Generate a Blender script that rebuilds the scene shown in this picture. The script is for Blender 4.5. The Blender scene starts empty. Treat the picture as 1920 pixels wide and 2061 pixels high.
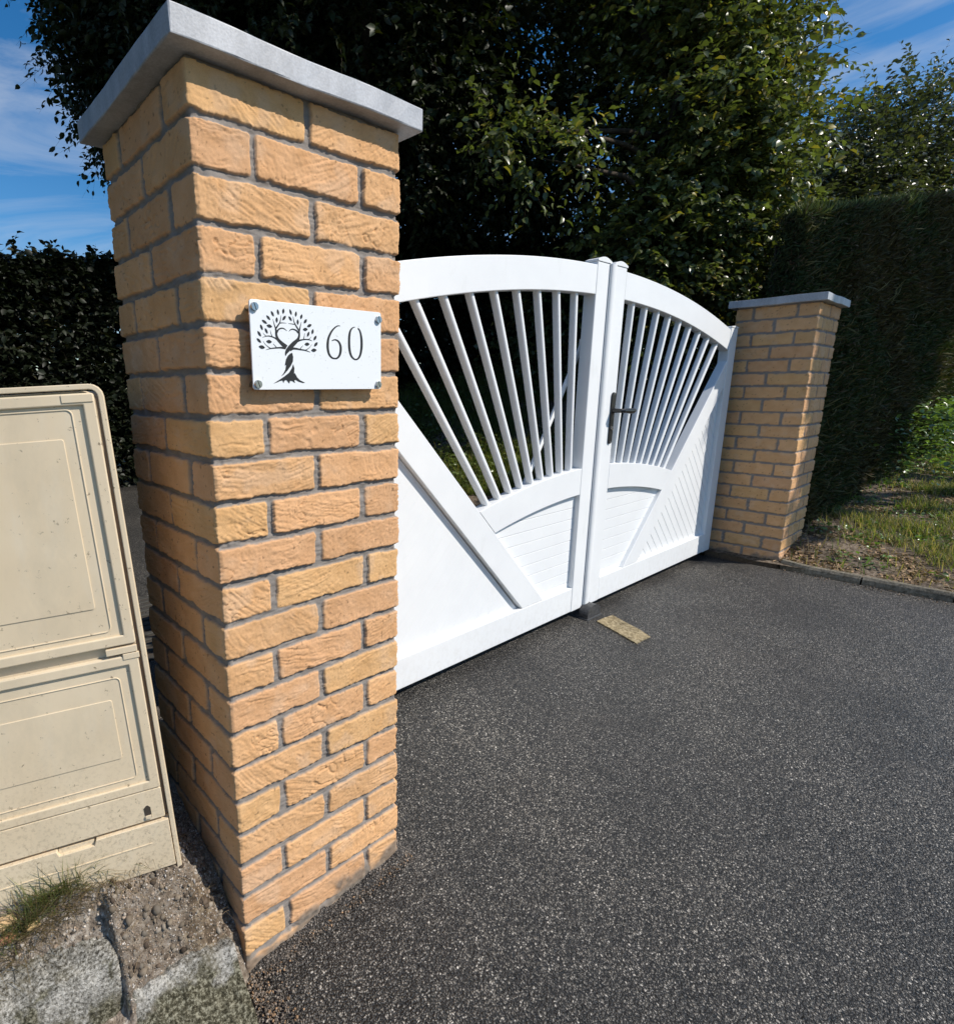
import bpy, bmesh, math, random
import numpy as np
from mathutils import Vector, Matrix
from mathutils.geometry import tessellate_polygon
R_ = math.radians
S = bpy.context.scene
COL = S.collection
rng = np.random.default_rng(60)
random.seed(60)

# ------------------------------------------------------------------ camera
cam = bpy.data.cameras.new('camera')
camo = bpy.data.objects.new('camera', cam)
COL.objects.link(camo)
camo.matrix_world = Matrix(((0.767056, 0.151096, -0.623535, -0.4136),
                            (-0.641544, 0.170212, -0.747964, -0.9085),
                            (-0.006881, 0.973754, 0.227497, 1.2091),
                            (0, 0, 0, 1)))
cam.sensor_fit = 'VERTICAL'
cam.sensor_height = 36
cam.lens = 1145.165 / 2061 * 36
cam.shift_x = (960 - 742.4) / 2061
cam.shift_y = (1052.1 - 1030.5) / 2061
cam.clip_start = 0.02
cam.clip_end = 2000
S.camera = camo

# ------------------------------------------------------------------ light
SUN = Vector((0.70, -1.0, 1.17)).normalized()
elev = math.asin(SUN.z)
azim = math.atan2(SUN.x, SUN.y)
w = bpy.data.worlds.new('World'); S.world = w; w.use_nodes = True
nt = w.node_tree; N = nt.nodes; L = nt.links
N.clear()
out = N.new('ShaderNodeOutputWorld'); bg = N.new('ShaderNodeBackground')
sky = N.new('ShaderNodeTexSky'); sky.sky_type = 'NISHITA'; sky.sun_disc = False
sky.sun_elevation = elev; sky.sun_rotation = azim; sky.altitude = 200
sky.air_density = 1.0; sky.dust_density = 0.3; sky.ozone_density = 3.0
tc = N.new('ShaderNodeTexCoord'); mp = N.new('ShaderNodeMapping')
mp.inputs['Scale'].default_value = (1.3, 1.0, 4.5); mp.inputs['Rotation'].default_value = (0.5, -0.55, 0.2)
n1 = N.new('ShaderNodeTexNoise'); n1.inputs['Scale'].default_value = 2.1; n1.inputs['Detail'].default_value = 9
n1.inputs['Roughness'].default_value = 0.62; n1.inputs['Distortion'].default_value = 0.7
cr = N.new('ShaderNodeValToRGB'); cr.color_ramp.elements[0].position = 0.45; cr.color_ramp.elements[1].position = 0.86
cr.color_ramp.elements[0].color = (0, 0, 0, 1); cr.color_ramp.elements[1].color = (0.8, 0.8, 0.8, 1)
mx = N.new('ShaderNodeMixRGB'); mx.inputs[2].default_value = (7.0, 7.6, 8.6, 1)
L.new(tc.outputs['Generated'], mp.inputs[0]); L.new(mp.outputs[0], n1.inputs['Vector'])
L.new(n1.outputs['Fac'], cr.inputs[0]); L.new(cr.outputs[0], mx.inputs[0])
hs = N.new('ShaderNodeHueSaturation'); hs.inputs['Saturation'].default_value = 1.36; hs.inputs['Value'].default_value = 1.38
L.new(sky.outputs[0], hs.inputs['Color']); L.new(hs.outputs[0], mx.inputs[1]); L.new(mx.outputs[0], bg.inputs[0])
bg.inputs[1].default_value = 0.09
L.new(bg.outputs[0], out.inputs[0])
sl = bpy.data.lights.new('sun', 'SUN'); sl.energy = 5.0; sl.angle = R_(0.5); sl.color = (1.0, 0.93, 0.84)
so = bpy.data.objects.new('sun', sl); COL.objects.link(so)
so.rotation_euler = SUN.to_track_quat('Z', 'Y').to_euler(); so.location = (6, -8, 10)
S.view_settings.view_transform = 'Standard'; S.view_settings.look = 'None'
S.view_settings.exposure = 0.0; S.view_settings.gamma = 1
S.cycles.max_bounces = 8; S.cycles.transparent_max_bounces = 8

# ------------------------------------------------------------------ helpers
def tag(o, label=None, cat=None, group=None, kind=None):
    if label: o['label'] = label
    if cat: o['category'] = cat
    if group: o['group'] = group
    if kind: o['kind'] = kind
    return o
def thing(name, label, cat, loc=(0, 0, 0), group=None):
    o = bpy.data.objects.new(name, None); COL.objects.link(o); o.location = loc
    o.empty_display_size = 0.1
    return tag(o, label, cat, group)
def link(name, me, mat, parent=None):
    o = bpy.data.objects.new(name, me); COL.objects.link(o)
    if mat is not None:
        for m in (mat if isinstance(mat, (list, tuple)) else [mat]): me.materials.append(m)
    if parent is not None:
        o.parent = parent
        if parent.parent is None: o.matrix_parent_inverse = Matrix.Translation(-parent.location)
    return o
def npmesh(name, V, F, mat, parent=None, col=None, smooth=False, mats=None):
    """V (n,3); F (m,k) array of one face size"""
    me = bpy.data.meshes.new(name)
    V = np.asarray(V, dtype=np.float32); F = np.asarray(F, dtype=np.int32)
    n, (m, k) = len(V), F.shape
    me.vertices.add(n); me.vertices.foreach_set('co', V.ravel())
    me.loops.add(m * k); me.loops.foreach_set('vertex_index', F.ravel())
    me.polygons.add(m)
    me.polygons.foreach_set('loop_start', np.arange(0, m * k, k, dtype=np.int32))
    try: me.polygons.foreach_set('loop_total', np.full(m, k, dtype=np.int32))
    except Exception: pass
    if smooth: me.polygons.foreach_set('use_smooth', np.ones(m, dtype=bool))
    if mats is not None: me.polygons.foreach_set('material_index', np.asarray(mats, dtype=np.int32))
    if col is not None:
        a = me.color_attributes.new('Col', 'FLOAT_COLOR', 'POINT')
        c = np.ones((n, 4), dtype=np.float32); c[:, :3] = col
        a.data.foreach_set('color', c.ravel())
    me.update(); me.validate()
    return link(name, me, mat, parent)
def bmobj(name, bm, mat, parent=None, smooth=False):
    bmesh.ops.recalc_face_normals(bm, faces=bm.faces[:])
    me = bpy.data.meshes.new(name)
    if smooth:
        for f in bm.faces: f.smooth = True
    bm.to_mesh(me); bm.free()
    return link(name, me, mat, parent)
# noise --------------------------------------------------------------
_T = rng.random((256, 256)).astype(np.float32)
def vn(x, y):
    xi = np.floor(x).astype(int); yi = np.floor(y).astype(int)
    fx = x - xi; fy = y - yi
    fx = fx * fx * (3 - 2 * fx); fy = fy * fy * (3 - 2 * fy)
    a = _T[xi & 255, yi & 255]; b = _T[(xi + 1) & 255, yi & 255]
    c = _T[xi & 255, (yi + 1) & 255]; d = _T[(xi + 1) & 255, (yi + 1) & 255]
    return (a * (1 - fx) + b * fx) * (1 - fy) + (c * (1 - fx) + d * fx) * fy
def fbm(x, y, o=4, g=0.5):
    s = 0; a = 1; t = 0
    for i in range(o):
        s = s + a * vn(x * 2 ** i + 17.3 * i, y * 2 ** i + 9.1 * i); t += a; a *= g
    return s / t
def sst(a, b, x):
    t = np.clip((x - a) / (b - a), 0, 1); return t * t * (3 - 2 * t)

# materials ------------------------------------------------------------
def mat(name, col=(0.5, 0.5, 0.5), rough=0.6, metal=0.0, spec=0.5):
    m = bpy.data.materials.new(name); m.use_nodes = True
    b = m.node_tree.nodes['Principled BSDF']
    b.inputs['Base Color'].default_value = (*col, 1); b.inputs['Roughness'].default_value = rough
    b.inputs['Metallic'].default_value = metal; b.inputs['Specular IOR Level'].default_value = spec
    return m
def nd(m, t, **kw):
    n = m.node_tree.nodes.new(t)
    for k, v in kw.items():
        if k in n.inputs: n.inputs[k].default_value = v
        else: setattr(n, k, v)
    return n
def lk(m, a, b): m.node_tree.links.new(a, b)
def P(m): return m.node_tree.nodes['Principled BSDF']
def ramp(m, fac, stops):
    r = nd(m, 'ShaderNodeValToRGB'); e = r.color_ramp.elements
    while len(e) < len(stops): e.new(0.5)
    for i, (p, c) in enumerate(stops):
        e[i].position = p; e[i].color = (*c, 1) if len(c) == 3 else c
    lk(m, fac, r.inputs[0]); return r.outputs[0]
def objco(m, scale=(1, 1, 1)):
    t = nd(m, 'ShaderNodeTexCoord'); p = nd(m, 'ShaderNodeMapping'); p.inputs['Scale'].default_value = scale
    lk(m, t.outputs['Object'], p.inputs[0]); return p.outputs[0]
def noise(m, co, scale, detail=4, rough=0.55, out='Fac'):
    n = nd(m, 'ShaderNodeTexNoise', Scale=scale, Detail=detail, Roughness=rough); lk(m, co, n.inputs['Vector']); return n.outputs[out]
def bump(m, h, strength=0.3, dist=0.002, nrm=None):
    b = nd(m, 'ShaderNodeBump', Strength=strength, Distance=dist); lk(m, h, b.inputs['Height'])
    if nrm is not None: lk(m, nrm, b.inputs['Normal'])
    return b.outputs[0]
def mixc(m, f, a, b, blend='MIX'):
    x = nd(m, 'ShaderNodeMixRGB', blend_type=blend)
    for s, v in ((0, f), (1, a), (2, b)):
        if hasattr(v, 'is_linked'): lk(m, v, x.inputs[s])
        else: x.inputs[s].default_value = v if s == 0 else (*v, 1)
    return x.outputs[0]
def vcol(m):
    a = nd(m, 'ShaderNodeVertexColor'); a.layer_name = 'Col'; return a.outputs[0]

M = {}
m = M['brick'] = mat('brick_and_mortar', rough=0.92, spec=0.2)
co = objco(m)
f = noise(m, co, 900, 3, 0.7)
c = mixc(m, 1.0, vcol(m), ramp(m, f, [(0.3, (0.86, 0.84, 0.82)), (0.7, (1.1, 1.1, 1.1))]), 'MULTIPLY')
lk(m, c, P(m).inputs['Base Color']); lk(m, bump(m, f, 0.5, 0.0006), P(m).inputs['Normal'])

m = M['capstone'] = mat('zinc_capstone', rough=0.5, metal=0.0, spec=0.55)
co = objco(m)
f = noise(m, objco(m, (1, 1, 0.4)), 13, 7, 0.62); f2 = noise(m, co, 260, 4, 0.6)
c = ramp(m, f, [(0.28, (0.24, 0.255, 0.275)), (0.5, (0.38, 0.40, 0.43)), (0.68, (0.47, 0.495, 0.53))])
c = mixc(m, 0.2, c, ramp(m, f2, [(0.35, (0.2, 0.2, 0.2)), (0.65, (0.8, 0.8, 0.8))]), 'OVERLAY')
lk(m, c, P(m).inputs['Base Color']); lk(m, bump(m, f2, 0.25, 0.001), P(m).inputs['Normal'])

m = M['white'] = mat('white_gate_paint', (0.80, 0.82, 0.83), 0.42, 0, 0.4)
co = objco(m)
f = noise(m, co, 3.5, 6, 0.6); f2 = noise(m, co, 420, 2, 0.5)
c = ramp(m, f, [(0.3, (0.77, 0.79, 0.80)), (0.6, (0.82, 0.84, 0.845))])
f3 = noise(m, objco(m, (1, 1, 0.35)), 14, 8, 0.72)
c = mixc(m, ramp(m, f3, [(0.60, (0, 0, 0)), (0.78, (0.30, 0.30, 0.30))]), c, (0.55, 0.56, 0.52))
# road dirt splashed on the foot of the gate
tz = nd(m, 'ShaderNodeSeparateXYZ'); lk(m, co, tz.inputs[0])
mz = nd(m, 'ShaderNodeMapRange'); lk(m, tz.outputs[2], mz.inputs[0]); mz.inputs[1].default_value = 0.36; mz.inputs[2].default_value = 0.19; mz.inputs[3].default_value = 0; mz.inputs[4].default_value = 1
f5 = noise(m, objco(m, (1, 1, 0.6)), 45, 7, 0.75)
mm_ = nd(m, 'ShaderNodeMath', operation='MULTIPLY'); lk(m, mz.outputs[0], mm_.inputs[0]); lk(m, ramp(m, f5, [(0.46, (0, 0, 0)), (0.74, (0.35, 0.35, 0.35))]), mm_.inputs[1])
c = mixc(m, mm_.outputs[0], c, (0.42, 0.39, 0.33))
lk(m, c, P(m).inputs['Base Color']); lk(m, bump(m, f2, 0.12, 0.0006), P(m).inputs['Normal'])

m = M['asphalt'] = mat('asphalt', rough=0.62, spec=0.62)
co = objco(m)
def aspn(scale, seed):
    v = nd(m, 'ShaderNodeTexVoronoi', Scale=scale, Randomness=1.0); v.feature = 'F1'
    ad = nd(m, 'ShaderNodeVectorMath'); ad.inputs[1].default_value = (seed, seed * 0.7, 0)
    wn = nd(m, 'ShaderNodeTexNoise', Scale=scale * 0.6, Detail=2.0)
    lk(m, co, wn.inputs['Vector'])
    mxv = nd(m, 'ShaderNodeMixRGB'); mxv.blend_type = 'LINEAR_LIGHT'; mxv.inputs[0].default_value = 0.0045
    lk(m, co, mxv.inputs[1]); lk(m, wn.outputs['Color'], mxv.inputs[2])
    lk(m, mxv.outputs[0], ad.inputs[0]); lk(m, ad.outputs[0], v.inputs['Vector'])
    return v
v = aspn(225, 3.0)
sep = nd(m, 'ShaderNodeSeparateColor'); lk(m, v.outputs['Color'], sep.inputs[0])
c = ramp(m, sep.outputs[0], [(0.0, (0.012, 0.012, 0.011)), (0.38, (0.030, 0.029, 0.027)), (0.60, (0.085, 0.081, 0.074)), (0.90, (0.175, 0.168, 0.154)), (0.997, (0.36, 0.35, 0.33))])
d = ramp(m, v.outputs['Distance'], [(0.20, (1.5, 1.5, 1.5)), (0.58, (0.18, 0.18, 0.18))])
c = mixc(m, 1.0, c, d, 'MULTIPLY')
f = noise(m, co, 1.7, 6, 0.62)
c = mixc(m, 1.0, c, ramp(m, f, [(0.32, (0.72, 0.70, 0.66)), (0.5, (1.22, 1.18, 1.10)), (0.68, (1.72, 1.64, 1.50))]), 'MULTIPLY')
f4 = noise(m, co, 9, 5, 0.7)
c = mixc(m, ramp(m, f4, [(0.56, (0, 0, 0)), (0.75, (0.25, 0.25, 0.25))]), c, (0.085, 0.075, 0.062))
# dusty rim where grit from the brickwork lies on the drive
vc = vcol(m); sp = nd(m, 'ShaderNodeSeparateColor'); lk(m, vc, sp.inputs[0])
c = mixc(m, sp.outputs[1], c, mixc(m, 1.0, c, (0.52, 0.50, 0.48), 'MULTIPLY'))
c = mixc(m, sp.outputs[0], c, mixc(m, 1.0, ramp(m, sep.outputs[1], [(0.0, (0.07, 0.06, 0.05)), (1.0, (0.32, 0.27, 0.22))]), d, 'MULTIPLY'))
lk(m, c, P(m).inputs['Base Color'])
inv = nd(m, 'ShaderNodeMath', operation='SUBTRACT'); inv.inputs[0].default_value = 1; lk(m, v.outputs['Distance'], inv.inputs[1])
lk(m, bump(m, inv.outputs[0], 1.0, 0.0055), P(m).inputs['Normal'])
lk(m, ramp(m, sep.outputs[2], [(0, (0.33,) * 3), (1, (0.66,) * 3)]), P(m).inputs['Roughness'])

def earthmat(name, stops, scale=60, bstr=0.8, bd=0.006, rough=0.95):
    m = mat(name, rough=rough, spec=0.2); co = objco(m)
    f = noise(m, co, scale, 8, 0.72); f2 = noise(m, co, scale * 0.12, 4, 0.6)
    c = ramp(m, f, stops)
    c = mixc(m, 1.0, c, ramp(m, f2, [(0.3, (0.72, 0.72, 0.70)), (0.7, (1.2, 1.18, 1.12))]), 'MULTIPLY')
    v = nd(m, 'ShaderNodeTexVoronoi', Scale=scale * 2.5); lk(m, co, v.inputs['Vector'])
    lk(m, c, P(m).inputs['Base Color'])
    n_ = bump(m, f, bstr, bd); lk(m, bump(m, v.outputs['Distance'], 0.5, bd * 0.4, n_), P(m).inputs['Normal'])
    return m
M['gravel'] = earthmat('gravel_soil', [(0.32, (0.07, 0.055, 0.045)), (0.47, (0.22, 0.18, 0.145)), (0.58, (0.36, 0.32, 0.28)), (0.72, (0.60, 0.57, 0.53))], 85)
m = M['gravel']; src = P(m).inputs['Base Color'].links[0].from_socket
sp = nd(m, 'ShaderNodeSeparateColor'); lk(m, vcol(m), sp.inputs[0])
br = ramp(m, noise(m, objco(m), 60, 7, 0.75), [(0.34, (0.035, 0.026, 0.018)), (0.5, (0.13, 0.095, 0.062)), (0.68, (0.32, 0.26, 0.18))])
lk(m, mixc(m, sp.outputs[0], src, br), P(m).inputs['Base Color'])
M['soil'] = earthmat('bank_soil', [(0.35, (0.035, 0.026, 0.018)), (0.5, (0.135, 0.105, 0.078)), (0.66, (0.29, 0.24, 0.19))], 45)
M['earth'] = earthmat('open_ground', [(0.35, (0.03, 0.04, 0.012)), (0.6, (0.07, 0.085, 0.03))], 3, 0.4, 0.05)
M['kerbstone'] = earthmat('old_granite', [(0.38, (0.04, 0.037, 0.03)), (0.46, (0.20, 0.19, 0.165)), (0.54, (0.38, 0.37, 0.34)), (0.64, (0.72, 0.70, 0.66))], 190, 0.9, 0.003)
m = M['kerbstone']
# moss and lichen patches on the stone
f = noise(m, objco(m), 11, 6, 0.7)
src = P(m).inputs['Base Color'].links[0].from_socket
c = mixc(m, ramp(m, f, [(0.50, (0, 0, 0)), (0.60, (0.6, 0.6, 0.6))]), src, (0.13, 0.11, 0.06))
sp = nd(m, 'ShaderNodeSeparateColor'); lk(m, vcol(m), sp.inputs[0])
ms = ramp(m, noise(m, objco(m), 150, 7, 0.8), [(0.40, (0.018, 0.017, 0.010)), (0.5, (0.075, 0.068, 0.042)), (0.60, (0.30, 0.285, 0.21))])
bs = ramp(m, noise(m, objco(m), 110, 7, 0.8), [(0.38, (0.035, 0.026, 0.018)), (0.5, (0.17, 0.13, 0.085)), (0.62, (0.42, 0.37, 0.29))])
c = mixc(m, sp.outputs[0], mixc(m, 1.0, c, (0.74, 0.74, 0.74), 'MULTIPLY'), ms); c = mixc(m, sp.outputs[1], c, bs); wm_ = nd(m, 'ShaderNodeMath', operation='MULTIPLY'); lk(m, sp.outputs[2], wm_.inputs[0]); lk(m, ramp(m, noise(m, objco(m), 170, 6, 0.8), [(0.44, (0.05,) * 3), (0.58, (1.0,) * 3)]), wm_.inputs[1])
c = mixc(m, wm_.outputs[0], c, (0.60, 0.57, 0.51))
lk(m, c, P(m).inputs['Base Color'])
M['kerb'] = earthmat('concrete_edging', [(0.35, (0.09, 0.08, 0.06)), (0.5, (0.19, 0.17, 0.135)), (0.7, (0.30, 0.27, 0.22))], 70, 0.5, 0.002)

m = M['box'] = mat('beige_cabinet_plastic', rough=0.48, spec=0.4)
co = objco(m)
f = noise(m, co, 4.5, 5, 0.6); f2 = noise(m, co, 70, 5, 0.75); f3 = noise(m, objco(m, (1, 1, 0.25)), 24, 6, 0.7)
c = ramp(m, f, [(0.3, (0.71, 0.58, 0.395)), (0.7, (0.78, 0.655, 0.465))])
c = mixc(m, ramp(m, f3, [(0.52, (0, 0, 0)), (0.74, (0.45, 0.45, 0.45))]), c, (0.73, 0.65, 0.51))
c = mixc(m, ramp(m, f2, [(0.63, (0, 0, 0)), (0.68, (0.85, 0.85, 0.85))]), c, (0.20, 0.15, 0.09))
f6 = noise(m, objco(m, (1, 1, 0.5)), 9, 8, 0.75)
c = mixc(m, ramp(m, f6, [(0.48, (0, 0, 0)), (0.72, (0.38, 0.38, 0.38))]), c, (0.50, 0.43, 0.31))
tz = nd(m, 'ShaderNodeSeparateXYZ'); lk(m, co, tz.inputs[0])
mz = nd(m, 'ShaderNodeMapRange'); lk(m, tz.outputs[2], mz.inputs[0]); mz.inputs[1].default_value = 0.62; mz.inputs[2].default_value = 0.26; mz.inputs[3].default_value = 0; mz.inputs[4].default_value = 1
f7 = noise(m, co, 130, 5, 0.8)
mm_ = nd(m, 'ShaderNodeMath', operation='MULTIPLY'); lk(m, mz.outputs[0], mm_.inputs[0]); lk(m, ramp(m, f7, [(0.50, (0, 0, 0)), (0.66, (0.8, 0.8, 0.8))]), mm_.inputs[1])
c = mixc(m, mm_.outputs[0], c, (0.36, 0.28, 0.18))
lk(m, c, P(m).inputs['Base Color']); lk(m, bump(m, noise(m, co, 600, 2), 0.1, 0.0005), P(m).inputs['Normal'])
M['boxdark'] = mat('dark_recess', (0.05, 0.04, 0.03), 0.9)  # flat dark brown for the lock recess and between the drain bars
M['black'] = mat('black_metal', (0.012, 0.012, 0.013), 0.32, 0, 0.5)
M['rubber'] = mat('black_rubber', (0.035, 0.036, 0.038), 0.5, 0, 0.5)
m = M['rubber']; lk(m, ramp(m, noise(m, objco(m), 90, 5, 0.7), [(0.4, (0.028, 0.029, 0.031)), (0.75, (0.10, 0.10, 0.10))]), P(m).inputs['Base Color'])
M['chrome'] = mat('steel', (0.42, 0.43, 0.44), 0.22, 1.0)
M['ink'] = mat('black_print', (0.010, 0.011, 0.012), 0.5)
m = M['plate'] = mat('white_plate', (0.78, 0.81, 0.83), 0.22, 0, 0.45)
f = noise(m, objco(m), 210, 3, 0.5)
lk(m, ramp(m, f, [(0.66, (0.80, 0.83, 0.85)), (0.74, (0.60, 0.62, 0.62))]), P(m).inputs['Base Color'])
M['slab'] = earthmat('worn_beige_slab', [(0.34, (0.08, 0.06, 0.035)), (0.5, (0.27, 0.22, 0.135)), (0.66, (0.42, 0.355, 0.24))], 70, 0.5, 0.002)
m = M['bark'] = mat('bark', (0.06, 0.045, 0.03), 0.9, 0, 0.2)
f = noise(m, objco(m, (1, 1, 0.2)), 30, 6, 0.7)
lk(m, ramp(m, f, [(0.3, (0.018, 0.014, 0.010)), (0.7, (0.09, 0.07, 0.05))]), P(m).inputs['Base Color']); lk(m, bump(m, f, 0.8, 0.02), P(m).inputs['Normal'])
m = M['drain'] = mat('cast_drain', (0.045, 0.043, 0.036), 0.8)
def leafmat(name, rough=0.45, trans=0.3, spec=0.5):
    m = mat(name, rough=rough, spec=spec)
    nt = m.node_tree; b = P(m); o = nt.nodes['Material Output']
    tr = nd(m, 'ShaderNodeBsdfTranslucent'); mxs = nd(m, 'ShaderNodeMixShader'); mxs.inputs[0].default_value = trans
    c = vcol(m)
    lk(m, c, b.inputs['Base Color'])
    lk(m, mixc(m, 1.0, c, (1.5, 1.7, 0.6), 'MULTIPLY'), tr.inputs['Color'])
    lk(m, b.outputs[0], mxs.inputs[1]); lk(m, tr.outputs[0], mxs.inputs[2]); lk(m, mxs.outputs[0], o.inputs[0])
    return m
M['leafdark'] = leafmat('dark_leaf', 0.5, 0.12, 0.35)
M['leaflit'] = leafmat('glossy_leaf', 0.33, 0.25, 0.7)
M['conifer'] = leafmat('conifer_frond', 0.7, 0.1, 0.2)
M['grassblade'] = leafmat('grass_blade', 0.55, 0.45, 0.3)
M['dryleaf'] = leafmat('dry_leaf', 0.8, 0.1, 0.2)
# ------------------------------------------------------------------ ground
def G(x, y):
    b = np.interp(x, [-6, 0, 0.43, 1.0, 3.6, 9], [-0.04, 0, 0.042, 0.062, 0.163, 0.2])
    t = sst(-0.02, 0.40, y)
    g = b * (1 - t) + 0.152 * t
    return g + 0.010 * np.clip(-y, 0, 3) * 0
def bank_h(x, y):
    k = np.clip(x - 3.56, 0, 8)
    a = 0.185 + 0.065 * k + 0.06 * sst(-0.55, 0.0, y) * sst(3.62, 4.0, x)
    r = 0.15 + 0.5 * np.clip(0.8 * x + 0.6 * y - 5.05, 0, 2.6)
    t = sst(0.35, 1.1, y)
    return a * (1 - t) + r * t
def gridmesh(name, xs, ys, fz, mat, kind='structure', col=None, parent=None, smooth=True):
    X, Y = np.meshgrid(xs, ys, indexing='ij'); Z = fz(X, Y)
    V = np.stack([X, Y, Z], -1).reshape(-1, 3); nx, ny = len(xs), len(ys)
    i = np.arange(nx - 1)[:, None] * ny + np.arange(ny - 1)[None]
    F = np.stack([i, i + ny, i + ny + 1, i + 1], -1).reshape(-1, 4)
    o = npmesh(name, V, F, mat, parent, col=None if col is None else col(X, Y).reshape(-1, 3), smooth=smooth)
    if kind: o['kind'] = kind
    return o
def gaps(a, b, fine, c, d, coarse):
    """axis samples: fine step in [c,d], coarse elsewhere in [a,b]"""
    return np.unique(np.round(np.concatenate([np.arange(a, c, coarse), np.arange(c, d, fine), np.arange(d, b + coarse, coarse)]), 4))
gx = np.concatenate([[-300, -120, -60, -30, -15], np.arange(-8, 14, 0.5), [20, 40, 80, 160, 400]])
gy = np.concatenate([[-300, -100, -40, -15], np.arange(-8, 14, 0.5), [20, 40, 80, 160, 500]])
gridmesh('ground', gx, gy, lambda X, Y: -0.16 + 0.03 * vn(X * 0.7, Y * 0.7), M['earth'])
def dust(X, Y):
    d = np.maximum(np.maximum(0 - X, X - 0.43), 0 - Y)
    n = fbm(X * 22, Y * 22, 4)
    k = np.clip(1 - (d / 0.05) + (n - 0.5) * 2.2, 0, 1) * (d < 0.13)
    k2 = sst(0.50, 0.72, fbm(X * 2.2 + 5, Y * 2.2, 4)) * 0.10
    kk = np.maximum(k * 0.75, k2)
    # crumbled foot below the kerb stone
    k3 = np.clip(1.1 - np.hypot((X + 0.02) / 0.10, (Y + 0.10) / 0.22), 0, 1) * sst(0.35, 0.6, n)
    kk = np.maximum(kk, k3 * 0.9)
    dm = sst(-0.25, 0.30, Y) * sst(0.9, 1.8, X) * sst(0.34, 0.62, fbm(X * 3.2 + 2, Y * 3.2, 5))
    return np.stack([kk, dm, kk], -1)
ax = gaps(-5, 3.5, 0.0125, -0.3, 1.3, 0.06); ax = np.append(ax[ax < 3.5], 3.5)
ay = gaps(-9, 9, 0.0125, -0.9, 0.5, 0.09)
gridmesh('driveway', ax, ay, lambda X, Y: G(X, Y) + 0.006 * (fbm(X * 5, Y * 5, 3) - 0.5) + 0.003 * (fbm(X * 40, Y * 40, 2) - 0.5) + 0.022 * np.exp(-((np.maximum(np.maximum(-X, X - 0.43), -Y)) / 0.028) ** 2) * (fbm(X * 30, Y * 30, 3) > 0.0) * fbm(X * 30, Y * 30, 3), M['asphalt'], col=dust)

bx = np.concatenate([np.arange(3.52, 6.4, 0.03), np.arange(6.4, 16, 0.2)])
by = np.concatenate([np.arange(-8, -1.2, 0.3), np.arange(-1.2, 5.5, 0.035), np.arange(5.5, 10, 0.4)])
gridmesh('bank', bx, by, lambda X, Y: bank_h(X, Y) + 0.03 * (fbm(X * 6, Y * 6, 5, 0.6) - 0.5), M['soil'])

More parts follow.
